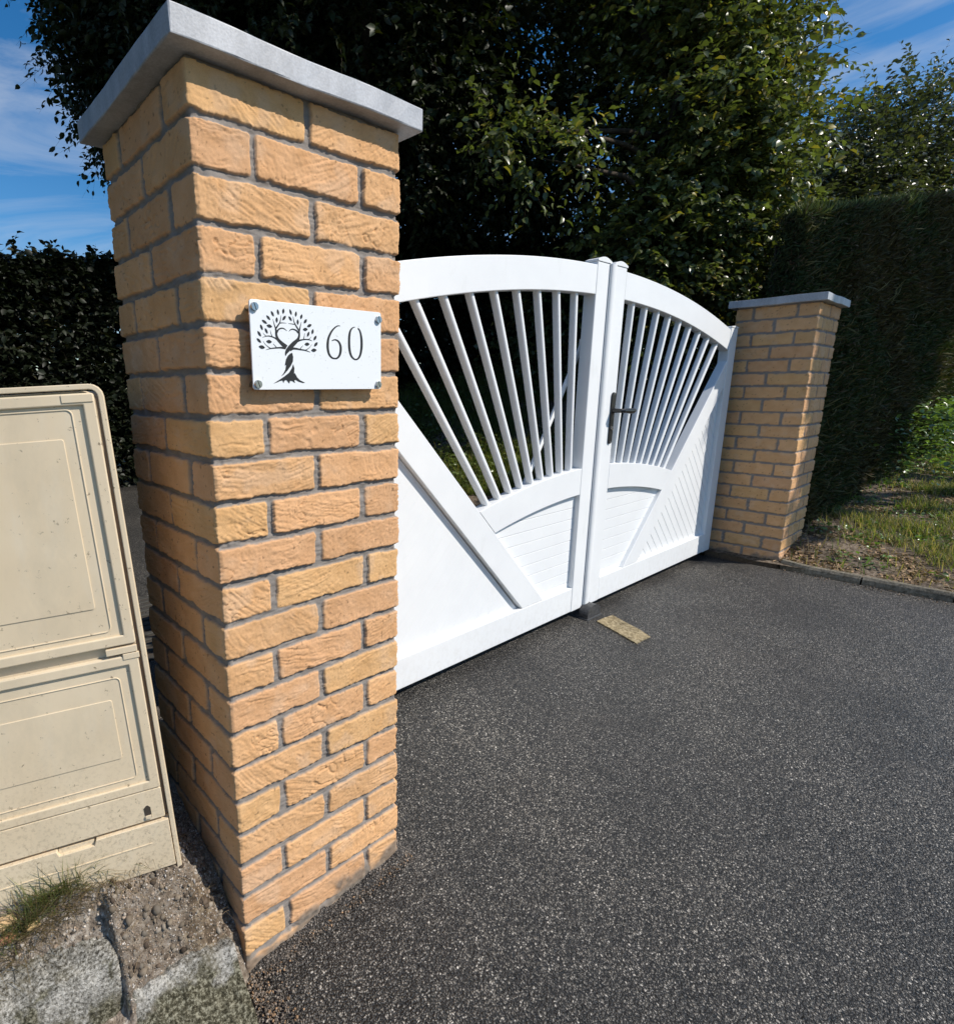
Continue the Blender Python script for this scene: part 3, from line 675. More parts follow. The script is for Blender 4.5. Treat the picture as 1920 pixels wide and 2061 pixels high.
        for i, (p, ra_, rb_) in enumerate(path):
            q0 = Vector(path[max(i - 1, 0)][0]); q1 = Vector(path[min(i + 1, len(path) - 1)][0]); t = (q1 - q0).normalized()
            up = Vector((0, 0, 1)); s = t.cross(up).normalized()
            rings.append([bm.verts.new(Vector(p) + up * ra_ * math.cos(R_(30 * j)) + s * rb_ * math.sin(R_(30 * j))) for j in range(12)])
        for a, b in zip(rings, rings[1:]):
            for j in range(12): bm.faces.new([a[j], a[(j + 1) % 12], b[(j + 1) % 12], b[j]])
        bm.faces.new(rings[0]); bm.faces.new(rings[-1])
        part('handle', bm, M['black'], hp)
        bm = bmesh.new(); bmesh.ops.create_cone(bm, cap_ends=True, segments=20, radius1=0.0085, radius2=0.0085, depth=0.004, matrix=Matrix.Translation((hx, YG - 0.0105, 1.030)) @ Matrix.Rotation(R_(90), 4, 'X'))
        part('lock_cylinder', bm, M['chrome'], hp)
        for zz in (1.182, 0.970):
            bm = bmesh.new(); bmesh.ops.create_cone(bm, cap_ends=True, segments=12, radius1=0.0032, radius2=0.0025, depth=0.002, matrix=Matrix.Translation((hx, YG - 0.0095, zz)) @ Matrix.Rotation(R_(90), 4, 'X'))
            part('screw', bm, M['chrome'], hp)
    # hinges on the pillar side
    for zz in (0.42, 1.10):
        bm = bmesh.new(); bmesh.ops.create_cone(bm, cap_ends=True, segments=16, radius1=0.012, radius2=0.012, depth=0.10, matrix=Matrix.Translation((X(D3 + 0.022), YG + 0.062, zz)))
        box_bm(bm, min(X(D3 - 0.04), X(D3 + 0.07)), max(X(D3 - 0.04), X(D3 + 0.07)), YG + 0.0545, YG + 0.060, zz - 0.03, zz + 0.03)
        part('hinge', bm, M['black'])
    return g
leaf(-1, 'white gate leaf nearest the near pillar, without a handle, partly hidden by the brickwork')
leaf(1, 'far white gate leaf with the black lever handle, hung beside the distant pillar')
# gate stop on the ground
st = thing('gate_stop', 'black rubber gate stop on the tarmac under the meeting stiles', 'gate stop', (2.03, 0.40, 0.15))
gz = 0.151
bm = bmesh.new(); ys = (0.352, 0.470)
prof = [(-0.058, 0.0)] + [(-0.058 * math.cos(math.pi * i / 16), 0.012 + 0.052 * math.sin(math.pi * i / 16) ** 0.8) for i in range(17)] + [(0.058, 0.0)]
for (ya, yb, cut) in ((0.350, 0.3965, 0), (0.3965, 0.456, 0.024), (0.456, 0.490, 0)):
    pp = [(2.018 + a, gz + max(b - cut, 0)) for a, b in prof]
    t = bmesh.new(); a = [t.verts.new((x, ya, z)) for x, z in pp]; b = [t.verts.new((x, yb, z)) for x, z in pp]
    for i in range(len(pp)): t.faces.new([a[i], a[(i + 1) % len(pp)], b[(i + 1) % len(pp)], b[i]])
    t.faces.new(a); t.faces.new(b[::-1]); me = bpy.data.meshes.new('t'); t.to_mesh(me); t.free(); bm.from_mesh(me); bpy.data.meshes.remove(me)
bmobj('stop_block', bm, M['rubber'], st)
bmobj('base_plate', box_bm(bmesh.new(), 1.952, 2.084, 0.344, 0.495, gz - 0.020, gz + 0.006, 0.004, 2), M['rubber'], st)

# ------------------------------------------------------------------ number plate
PX, PZ, PY = 0.0735, 1.2105, -0.0215
pl = thing('number_plate', 'white house plate with black tree and number 60 screwed to the near pillar', 'number plate', (PX + .1435, PY, PZ))
def rrect(w_, h_, r_, n=6):
    o = []
    for cx_, cz_, a0 in ((w_ - r_, h_ - r_, 0), (r_, h_ - r_, 90), (r_, r_, 180), (w_ - r_, r_, 270)):
        for j in range(n + 1):
            a = R_(a0 + 90 * j / n); o.append((cx_ + r_ * math.cos(a), cz_ + r_ * math.sin(a)))
    return o
bmobj('plate', prism([(PX + x, PZ + z) for x, z in rrect(0.287, 0.1455, 0.005)], PY, PY + 0.0035, 0.0006, 0.8), M['plate'], pl)
EMB_LEAVES=[(40.4,129.9,45.6,121.1,4.2),(53.0,133.6,55.1,124.4,4.1),(65.3,135.7,64.2,126.6,4.5),(77.7,135.6,81.1,126.2,4.0),(90.8,133.0,89.4,123.7,4.1),(102.7,129.0,99.8,120.5,4.5),(112.6,121.3,106.3,114.1,5.0),(122.7,112.8,112.7,108.9,5.1),(31.0,122.2,38.4,115.0,4.0),(21.9,114.2,31.9,108.8,4.2),(30.6,106.2,41.5,104.2,5.2),(51.0,120.6,50.9,111.4,4.3),(69.3,124.1,62.5,116.4,4.8),(74.9,123.8,81.3,116.3,4.0),(93.2,120.0,93.5,110.8,4.1),(103.5,103.7,114.0,104.3,5.4),(18.6,106.9,22.8,97.8,4.0),(27.1,101.5,32.1,92.7,3.9),(12.8,96.1,19.1,87.4,4.1),(125.3,105.6,123.2,96.4,4.6),(116.7,100.7,112.8,91.9,4.4),(10.6,84.4,18.7,77.3,4.0),(13.7,71.3,25.6,69.5,5.5),(28.5,80.4,39.6,79.4,5.3),(132.1,94.6,126.4,86.3,4.8),(134.5,83.2,126.9,75.9,5.1),(120.1,68.9,131.9,69.5,5.8),(106.2,78.9,116.9,79.2,5.5)]
EMB_STROKES=[[(68.3,71.6,8.4),(58.5,78.3,6.5),(51.3,85.0,5.4),(48.8,92.7,4.3),(48.9,98.1,3.8),(48.5,101.6,3.1),(53.4,107.7,2.6),(57.4,113.3,1.9),(60.0,124.3,0.4)],[(48.7,100.0,2.4),(45.9,108.0,1.7),(43.4,117.0,0.3)],[(55.9,111.1,1.6),(62.1,111.9,1.2),(70.7,111.9,0.3)],[(49.7,95.0,3.4),(53.9,100.6,2.6),(59.7,103.0,2.1),(65.4,102.3,1.7),(70.8,98.9,0.4)],[(53.0,82.4,3.5),(45.7,86.3,2.2),(38.4,88.4,1.9),(31.0,88.7,1.5),(21.7,86.0,0.4)],[(29.2,88.4,1.2),(26.1,90.5,0.8),(23.1,93.6,0.3)],[(40.7,88.2,1.4),(38.5,93.7,1.0),(37.5,98.6,0.4)],[(65.3,70.3,3.9),(56.3,70.7,2.8),(46.8,69.9,2.2),(36.4,68.6,1.7),(27.0,65.9,0.3)],[(36.4,68.8,1.4),(27.5,74.2,0.8),(22.5,80.6,0.3)],[(48.7,70.4,1.4),(41.9,76.8,0.7)],[(65.4,57.0,0.5),(67.4,62.8,4.9),(72.6,69.0,7.5),(82.7,77.9,7.6),(91.9,85.4,5.6),(95.2,91.9,4.0),(95.5,99.1,3.6),(94.8,101.9,3.1),(89.9,108.3,2.5),(85.8,115.2,1.6),(84.0,124.1,0.4)],[(96.0,100.0,2.9),(98.3,108.1,1.8),(101.0,116.2,0.4)],[(88.1,111.0,1.4),(81.3,111.4,1.1),(74.0,111.7,0.4)],[(93.9,97.1,3.2),(89.6,101.0,2.5),(82.8,102.8,2.0),(77.9,101.5,1.6),(74.4,98.4,0.4)],[(91.9,83.4,3.6),(99.9,85.6,2.4),(108.0,86.9,2.0),(116.2,86.8,1.7),(122.8,84.9,0.4)],[(114.6,87.1,1.3),(118.3,89.4,0.9),(121.5,92.9,0.4)],[(104.5,86.4,1.5),(106.2,92.5,1.1),(107.2,97.5,0.5)],[(75.4,68.3,6.2),(81.4,70.3,4.0),(89.3,70.1,3.1),(97.3,69.1,2.4),(107.3,68.2,2.0),(118.5,65.2,0.4)],[(107.3,68.2,1.5),(115.6,72.6,0.9),(122.6,79.4,0.4)],[(96.3,70.1,1.5),(102.6,76.2,0.7)]]
EMB_POLYS=[[(79.6,63.2),(81.3,56.0),(80.5,48.7),(76.2,41.4),(69.0,33.1),(61.8,26.6),(55.4,22.5),(61.0,29.0),(64.1,33.9),(66.4,42.0),(63.5,41.1),(66.4,51.6),(70.1,57.3),(75.1,61.5)],[(80.8,43.9),(83.1,36.6),(82.0,27.6),(83.6,28.5),(88.3,21.1),(94.1,16.2),(104.6,11.9),(100.0,11.4),(91.0,13.7),(85.1,16.6),(82.0,16.2),(83.3,11.2),(78.0,14.5),(73.1,15.3),(71.4,10.4),(65.3,16.5),(61.3,15.2),(59.4,11.2),(57.4,15.6),(51.6,14.4),(47.7,12.8),(39.0,10.3),(49.8,16.0),(61.6,22.5),(71.7,29.1),(78.0,37.3)]]
NUM_STROKES=[[(186.7,114.5,1.1),(180.1,114.0,2.0),(172.2,109.2,2.9),(165.2,101.9,3.9),(159.3,91.7,4.7),(157.1,81.0,5.5),(157.3,71.8,5.3),(159.8,63.2,4.7),(165.7,57.4,3.5),(172.2,55.9,2.8),(178.7,57.1,3.4),(184.6,63.3,4.8),(186.9,72.9,5.5),(185.9,80.9,4.8),(181.6,86.8,3.7),(176.0,89.2,2.6),(170.8,88.9,2.0),(166.7,87.1,1.5)],[(222.6,114.7,0.6),(216.4,113.1,2.2),(210.9,107.8,3.9),(208.1,99.5,5.2),(207.1,87.3,5.5),(207.6,75.0,5.6),(210.2,64.8,5.0),(214.6,58.8,3.9),(221.0,55.5,2.7),(227.5,56.7,3.3),(233.1,62.8,4.6),(236.5,73.3,5.5),(237.6,85.2,5.9),(236.8,96.9,5.3),(234.6,105.7,4.0),(231.9,110.3,3.4),(228.5,112.8,2.7)]]
def cat_(pts, n=6):
    o = []
    for i in range(len(pts) - 1):
        p0 = pts[max(i - 1, 0)]; p1 = pts[i]; p2 = pts[i + 1]; p3 = pts[min(i + 2, len(pts) - 1)]
        for k in range(n):
            t = k / n
            o.append(tuple(0.5 * (2 * b + (c - a) * t + (2 * a - 5 * b + 4 * c - d) * t * t + (-a + 3 * b - 3 * c + d) * t ** 3) for a, b, c, d in zip(p0, p1, p2, p3)))
    o.append(pts[-1]); return o
def flat(strokes, polys, leaves, name, z_):
    bm = bmesh.new(); k = 0
    def tri(vs, fs, y):
        w_ = [bm.verts.new((PX + a / 1000, y, PZ + b / 1000)) for a, b in vs]
        for f in fs:
            try: bm.faces.new([w_[i] for i in f])
            except ValueError: pass
    for s in strokes:
        c = cat_(s); vs = []
        for i, (x, z, w_) in enumerate(c):
            a = c[max(i - 1, 0)]; b = c[min(i + 1, len(c) - 1)]; dx, dz = b[0] - a[0], b[1] - a[1]; l = math.hypot(dx, dz) or 1
            h = max(w_, 0.15) / 2; vs += [(x - dz / l * h, z + dx / l * h), (x + dz / l * h, z - dx / l * h)]
        tri(vs, [(2 * i, 2 * i + 1, 2 * i + 3, 2 * i + 2) for i in range(len(c) - 1)], PY - 0.00025 - k * 0.00001); k += 1
    for p in polys:
        t = tessellate_polygon([[Vector((a, b, 0)) for a, b in p]]); tri(p, t, PY - 0.00025 - k * 0.00001); k += 1
    for (x0, z0, x1, z1, w_) in leaves:
        n = 8; vs = []; dx, dz = x1 - x0, z1 - z0; l = math.hypot(dx, dz)
        for i in range(n + 1):
            t = i / n; h = w_ / 2 * math.sin(math.pi * t) ** 0.85
            vs += [(x0 + dx * t - dz / l * h, z0 + dz * t + dx / l * h), (x0 + dx * t + dz / l * h, z0 + dz * t - dx / l * h)]
        tri(vs, [(2 * i, 2 * i + 1, 2 * i + 3, 2 * i + 2) for i in range(n)], PY - 0.00025 - k * 0.00001); k += 1
    return bmobj(name, bm, M['ink'], pl)
flat(EMB_STROKES, EMB_POLYS, EMB_LEAVES, 'tree_emblem', 0)
flat(NUM_STROKES[:1], [], [], 'digit_six', 0)
flat(NUM_STROKES[1:], [], [], 'digit_zero', 0)
for (sx, sz) in ((8.4, 134.0), (8.6, 9.1), (279.3, 131.5), (278.6, 8.6)):
    bm = bmesh.new()
    bmesh.ops.create_cone(bm, cap_ends=True, segments=28, radius1=0.0072, radius2=0.0066, depth=0.003, matrix=Matrix.Translation((PX + sx / 1000, PY - 0.0016, PZ + sz / 1000)) @ Matrix.Rotation(R_(90), 4, 'X'))
    for a, b in ((-0.0066, -0.0008), (0.0008, 0.0066)):
        t = [(max(min(x, b), a), z) for x, z in [(0.0064 * math.cos(R_(q)), 0.0064 * math.sin(R_(q))) for q in range(0, 360, 15)]]
        u = []
        for p in t:
            if not u or (abs(p[0] - u[-1][0]) + abs(p[1] - u[-1][1])) > 1e-5: u.append(p)
        ca, sa = math.cos(0.35), math.sin(0.35)
        u = [(x * ca - z * sa, x * sa + z * ca) for x, z in u]
        t2 = prism([(PX + sx / 1000 + x, PZ + sz / 1000 + z) for x, z in u], PY - 0.0046, PY - 0.0030, 0)
        me = bpy.data.meshes.new('t'); t2.to_mesh(me); t2.free(); bm.from_mesh(me); bpy.data.meshes.remove(me)
    sc_ = bmobj('screw', bm, M['chrome'], pl)
    bm = bmesh.new(); bmesh.ops.create_cone(bm, cap_ends=True, segments=16, radius1=0.0055, radius2=0.0055, depth=0.022, matrix=Matrix.Translation((PX + sx / 1000, PY + 0.0145, PZ + sz / 1000)) @ Matrix.Rotation(R_(90), 4, 'X'))
    bmobj('spacer', bm, M['chrome'], sc_)

# ------------------------------------------------------------------ utility cabinet
KB = 1.058
BO = Vector((-0.4136, -0.9085, 1.2091)) + (Vector((-0.112, 0.037, 0.328)) - Vector((-0.4136, -0.9085, 1.2091))) * KB
BU = Vector((-0.050, 0.017, 0.9986)).normalized()     # up (leans a little)
BL = Vector((-0.945, 0.321, -0.052)).normalized()     # to the left along the front
BN = BU.cross(BL).normalized()
if BN.y > 0: BN = -BN                                   # out of the front
bx_ = thing('utility_cabinet', 'weathered beige plastic utility cabinet leaning beside the near brick pillar', 'utility cabinet', tuple(BO))
def bp_(s, h, n=0.0): return BO + (BL * s + BU * h + BN * n) * KB
def bprism(poly, n0, n1, bev=0.0015, ang=0.5):
    bm = bmesh.new()
    a = [bm.verts.new(bp_(s, h, n1)) for s, h in poly]; b = [bm.verts.new(bp_(s, h, n0)) for s, h in poly]
    bm.faces.new(a); bm.faces.new(b[::-1]); n = len(poly)
    for i in range(n): bm.faces.new([a[i], b[i], b[(i + 1) % n], a[(i + 1) % n]])
    bmesh.ops.recalc_face_normals(bm, faces=bm.faces[:])
    if bev:
        es = [e for e in bm.edges if e.calc_face_angle(0) > ang]
        bmesh.ops.bevel(bm, geom=es, offset=bev, segments=2, profile=0.5, affect='EDGES', clamp_overlap=True)
    return bm
def rr(s0, h0, s1, h1, r_=0.006, n=4):
    return [(s0 + a, h0 + b) for a, b in rrect(s1 - s0, h1 - h0, r_, n)]
def ring(s0, h0, s1, h1, wd, r_, n0, n1, bev=0.001):
    """rectangular ring as one mesh"""
    o = rr(s0, h0, s1, h1, r_); i_ = rr(s0 + wd, h0 + wd, s1 - wd, h1 - wd, max(r_ - wd, 0.001)); n = len(o)
    bm = bmesh.new()
    vo = [bm.verts.new(bp_(s, h, n1)) for s, h in o]; vi = [bm.verts.new(bp_(s, h, n1)) for s, h in i_]
    wo = [bm.verts.new(bp_(s, h, n0)) for s, h in o]; wi = [bm.verts.new(bp_(s, h, n0)) for s, h in i_]
    for k in range(n):
        j = (k + 1) % n
        for q in ((vo[k], vo[j], vi[j], vi[k]), (wo[k], wo[j], vo[j], vo[k]), (vi[k], vi[j], wi[j], wi[k]), (wo[k], wo[j], wi[j], wi[k])):
            bm.faces.new(q)
    bmesh.ops.recalc_face_normals(bm, faces=bm.faces[:])
    es = [e for e in bm.edges if len(e.link_faces) == 2 and e.calc_face_angle(0) > 0.6]
    if bev: bmesh.ops.bevel(bm, geom=es, offset=bev, segments=2, profile=0.5, affect='EDGES', clamp_overlap=True)
    return bm
BW = 0.56
B_ = M['box']
bmobj('body', bprism(rr(0.010, 0.0, BW - 0.02, 0.885, 0.016, 6), -0.22, -0.012, 0.003), B_, bx_)
bmobj('rim', ring(-0.008, -0.03, BW, 0.895, 0.0085, 0.020, -0.012, 0.0025, 0.0015), B_, bx_)
# upper door: flat with a raised outer frame, a recessed field and two fine ribs
up = bmobj('upper_door', bprism(rr(0.006, 0.461, BW - 0.014, 0.8815, 0.004), -0.010, -0.004, 0.0012), B_, bx_)
bmobj('door_frame', ring(0.006, 0.461, BW - 0.014, 0.8815, 0.0175, 0.004, -0.0042, 0.0012, 0.0022), B_, up)
bmobj('door_rib', ring(0.040, 0.487, BW - 0.048, 0.859, 0.0022, 0.010, -0.0042, -0.0026, 0.0008), B_, up)
bmobj('door_field', bprism(rr(0.059, 0.532, BW - 0.067, 0.814, 0.004), -0.0042, -0.0026, 0.0009), B_, up)
lo = bmobj('lower_door', bprism(rr(0.006, 0.106, BW - 0.014, 0.4405, 0.004), -0.010, -0.0035, 0.0012), B_, bx_)
bmobj('door_frame', ring(0.0065, 0.171, BW - 0.0145, 0.440, 0.0172, 0.003, -0.0037, 0.0012, 0.0020), B_, lo)
bmobj('door_rib', ring(0.041, 0.200, BW - 0.048, 0.403, 0.0020, 0.009, -0.0037, -0.0022, 0.0008), B_, lo)
bmobj('door_field', bprism(rr(0.060, 0.246, BW - 0.067, 0.363, 0.004), -0.0037, -0.0022, 0.0009), B_, lo)
bmobj('door_skirt', bprism(rr(0.0065, 0.1065, BW - 0.0145, 0.1695, 0.003), -0.0037, 0.0006, 0.0012), B_, lo)
# hinge tabs where the doors meet the rim
for (s0, h0, s1, h1) in ((0.008, 0.868, 0.052, 0.880), (0.006, 0.446, 0.055, 0.4575), (0.004, 0.434, 0.030, 0.4445)):
    bmobj('hinge_tab', bprism([(s0, h0), (s1, h0), (s1, h1), (s0, h1)], -0.006, 0.0026, 0.0008), B_, bx_)
# plinth with a handle notch
pln = [(0.002, -0.002), (BW - 0.01, -0.002), (BW - 0.01, 0.1005), (0.190, 0.1005), (0.187, 0.090), (0.130, 0.090), (0.126, 0.1005), (0.002, 0.1005)]
pb = bmobj('plinth', bprism(pln, -0.013, 0.004, 0.001), B_, bx_)
bmobj('plinth_rib', bprism(rr(0.036, 0.0585, BW - 0.05, 0.0605, 0.0008), 0.0035, 0.0052, 0), B_, pb)
bmobj('notch_ramp', bprism([(0.131, 0.0795), (0.188, 0.0805), (0.1875, 0.099), (0.130, 0.0985)], -0.012, -0.003, 0), B_, pb)
lk_ = bmobj('lock_recess', bprism([(0.029, 0.112), (0.040, 0.112), (0.041, 0.134), (0.036, 0.139), (0.033, 0.139), (0.029, 0.134)], 0.0004, 0.0011, 0), M['boxdark'], lo)
bmobj('lock_lip', bprism([(0.0295, 0.1125), (0.0395, 0.1125), (0.0395, 0.1185), (0.0295, 0.1185)], 0.0008, 0.0038, 0), B_, lk_)
# ------------------------------------------------------------------ vegetation
def unit(v): return v / np.maximum(np.linalg.norm(v, axis=-1, keepdims=True), 1e-9)
def leaves(P0, D, Nn, ln, wd, colr, fold=0.25, curl=0.15):
    """folded, slightly curled leaves: 6 verts, 4 triangles each"""
    n = len(P0); D = unit(D); S_ = unit(np.cross(D, Nn)); U = np.cross(S_, D)
    ln = ln[:, None]; wd = wd[:, None]
    a = P0; t = P0 + D * ln - U * ln * curl; mid = P0 + D * ln * 0.5
    f = lambda u, k, s: P0 + D * ln * u + S_ * wd * (0.5 * k * s) + U * wd * fold * k - U * ln * curl * u * u
    V = np.stack([a, f(.24, .82, 1), f(.62, .92, 1), t, f(.62, .92, -1), f(.24, .82, -1), mid], 1).reshape(-1, 3)
    b = (np.arange(n) * 7)[:, None]
    F = np.stack([b + [0, 6, 1], b + [1, 6, 2], b + [2, 6, 3], b + [6, 0, 5], b + [6, 5, 4], b + [6, 4, 3]], 1).reshape(-1, 3)
    C = np.repeat(colr, 7, axis=0)
    return V, F, C
def merge(parts):
    V, F, C = [], [], []; o = 0
    for v, f, c in parts: V.append(v); F.append(f + o); C.append(c); o += len(v)
    return np.concatenate(V), np.concatenate(F), np.concatenate(C)
def sprigs(r, start, direc, m, length, leaf, col, colvar=0.25, droop=0.25, wratio=0.55, yellow=0.0):
    """leafy twigs; start (n,3), direc (n,3) -> leaves along each"""
    n = len(start); direc = unit(direc)
    L_ = length * r.uniform(0.6, 1.3, n)
    t = (np.arange(m)[None] + r.uniform(-.3, .3, (n, m))) / m
    bend = r.normal(0, 0.25, (n, 1, 3)); bend[..., 2] -= droop
    pos = start[:, None] + direc[:, None] * (t * L_[:, None])[..., None] + bend * (t ** 2 * L_[:, None])[..., None]
    side = unit(np.cross(direc, np.array([0, 0, 1.0]) + r.normal(0, .3, (n, 3))))[:, None] * np.where(np.arange(m) % 2, 1, -1)[None, :, None]
    d = unit(direc[:, None] * 0.7 + side * 0.9 + r.normal(0, .35, (n, m, 3)) + np.array([0, 0, -0.25]))
    nn = unit(np.array([0, 0, 1.0]) + r.normal(0, .55, (n, m, 3)))
    pos = pos.reshape(-1, 3); d = d.reshape(-1, 3); nn = nn.reshape(-1, 3); k = len(pos)
    ln = leaf * r.uniform(0.6, 1.25, k)
    c = np.array(col)[None] * (1 + r.uniform(-colvar, colvar, (k, 1))) * np.repeat(1 + r.uniform(-.2, .2, (n, 1)), m, axis=0)
    if yellow: 
        y = r.random(k) < yellow; c[y] = c[y] * np.array([2.2, 1.5, 0.9])
    tw = np.stack([start, start + direc * (L_ * .5)[:, None] + bend[:, 0] * (.25 * L_)[:, None], start + direc * L_[:, None] + bend[:, 0] * L_[:, None]], 1)
    return leaves(pos, d, nn, ln, ln * wratio * r.uniform(.8, 1.2, k), c), tw
def twigmesh(name, tw, rad, parent):
    n = len(tw); V, F = [], []
    ang = np.array([0, 2.09, 4.18]); d = unit(tw[:, 2] - tw[:, 0]); s = unit(np.cross(d, [0.3, 0.2, 1.0])); u = np.cross(d, s)
    for k, rk in enumerate((rad, rad * .7, rad * .2)):
        for a in ang: V.append(tw[:, k] + (s * math.cos(a) + u * math.sin(a)) * rk)
    V = np.stack(V, 1).reshape(-1, 3); b = (np.arange(n) * 9)[:, None]
    for k in (0, 3):
        for j in range(3): F.append(b + [k + j, k + (j + 1) % 3, k + 3 + (j + 1) % 3, k + 3 + j])
    F = np.stack(F, 1).reshape(-1, 4)
    return npmesh(name, V, F, M['bark'], parent)
def limb(bm, pts, rads, seg=8):
    rings = []
    for i, (p, ra) in enumerate(zip(pts, rads)):
        q0 = Vector(pts[max(i - 1, 0)]); q1 = Vector(pts[min(i + 1, len(pts) - 1)]); t = (q1 - q0).normalized()
        s = t.cross(Vector((0.9, 0.1, 0.3))).normalized(); u = t.cross(s)
        rings.append([bm.verts.new(Vector(p) + (s * math.cos(2 * math.pi * j / seg) + u * math.sin(2 * math.pi * j / seg)) * ra) for j in range(seg)])
    for a, b in zip(rings, rings[1:]):
        for j in range(seg): bm.faces.new([a[j], a[(j + 1) % seg], b[(j + 1) % seg], b[j]])
    bm.faces.new(rings[0]); bm.faces.new(rings[-1])
def trunkmesh(r, base, top, r0, r1, blobs, parent, nb=14, ground=True):
    bm = bmesh.new(); base = Vector(base); top = Vector(top); n = 8; P_ = []; Rr = []
    for i in range(n + 1):
        t = i / n; p = base.lerp(top, t) + Vector((r.normal(0, .05), r.normal(0, .05), 0)) * (0 < i < n)
        P_.append(p); Rr.append(r0 + (r1 - r0) * t ** 0.8)
    limb(bm, P_, Rr, 10)
    for k in range(nb):
        c, rad = blobs[k % len(blobs)]; tgt = Vector(c) + Vector(r.normal(0, .45, 3) * np.array(rad))
        t = r.uniform(.3, .95); s = base.lerp(top, t); mid = s.lerp(tgt, .5) + Vector((r.normal(0, .1), r.normal(0, .1), .15))
        limb(bm, [s, s.lerp(mid, .5), mid, mid.lerp(tgt, .5), tgt], [r0 * .35, r0 * .28, r0 * .2, r0 * .12, r0 * .03], 6)
    return bmobj('trunk', bm, M['bark'], parent, smooth=True)
def blobpts(r, blobs, n, shell=0.5):
    w_ = np.array([rad[0] * rad[1] + rad[1] * rad[2] + rad[0] * rad[2] for c, rad in blobs]); w_ = w_ / w_.sum()
    k = r.choice(len(blobs), n, p=w_); d = unit(r.normal(0, 1, (n, 3))); q = 1 - shell * r.random((n, 1)) ** 1.4
    C = np.array([b[0] for b in blobs])[k]; Rd = np.array([b[1] for b in blobs])[k]
    # lumps on the outline
    lump = 1 + 0.16 * np.sin(d[:, :1] * 7 + k[:, None]) * np.sin(d[:, 1:2] * 6 + 2 * k[:, None]) + 0.10 * np.sin(d[:, 2:3] * 11 + k[:, None])
    return C + d * Rd * q * lump, unit(d / Rd)
def tree(name, label, blobs, n, m, length, leaf, col, mt, base, top, r0, seed, group=None, shell=0.6, droop=0.25, twigs=True, yellow=0.03, colvar=.25, extra=None, cat='tree', nb=14, wr=.55):
    r = np.random.default_rng(seed)
    g = thing(name, label, cat, tuple(base), group)
    s, d = blobpts(r, blobs, n, shell)
    if extra is not None: s = np.concatenate([s, extra[0]]); d = np.concatenate([d, extra[1]])
    d = unit(d + r.normal(0, .5, d.shape))
    (V, F, C), tw = sprigs(r, s, d, m, length, leaf, col, colvar, droop, wr, yellow)
    npmesh('crown', V, F, mt, g, col=C)
    if twigs: twigmesh('twigs', tw, 0.0028, g)
    if r0: trunkmesh(r, base, top, r0, r0 * .35, blobs, g, nb)
    return g
DK = M['leafdark']
# the tall dark tree behind the gate: canopy above, open gap to the hedge below
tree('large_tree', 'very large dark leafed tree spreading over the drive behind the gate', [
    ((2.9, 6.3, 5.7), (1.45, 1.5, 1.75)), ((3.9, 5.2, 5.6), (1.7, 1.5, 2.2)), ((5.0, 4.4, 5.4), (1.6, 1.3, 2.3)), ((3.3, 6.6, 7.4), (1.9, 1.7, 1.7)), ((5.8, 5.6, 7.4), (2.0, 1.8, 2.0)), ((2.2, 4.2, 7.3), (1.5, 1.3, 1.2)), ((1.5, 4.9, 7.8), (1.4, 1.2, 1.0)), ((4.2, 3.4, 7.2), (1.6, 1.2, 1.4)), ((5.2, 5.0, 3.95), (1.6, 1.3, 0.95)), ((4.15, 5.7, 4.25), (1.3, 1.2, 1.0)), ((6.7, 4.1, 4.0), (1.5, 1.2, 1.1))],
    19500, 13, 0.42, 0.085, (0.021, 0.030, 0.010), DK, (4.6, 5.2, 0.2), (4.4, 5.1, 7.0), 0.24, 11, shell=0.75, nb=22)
tree('overhanging_tree', 'dark leafed tree whose hanging branches show against the sky behind the near pillar cap', [
    ((2.35, 6.4, 5.2), (0.75, 0.9, 1.15)), ((2.15, 6.7, 6.1), (0.8, 0.9, 0.9)), ((2.3, 6.6, 4.6), (0.5, 0.8, 0.8))],
    2300, 12, 0.42, 0.080, (0.018, 0.028, 0.010), DK, (2.5, 7.2, 0.2), (2.2, 6.8, 5.8), 0.12, 12, shell=0.9, droop=.5)
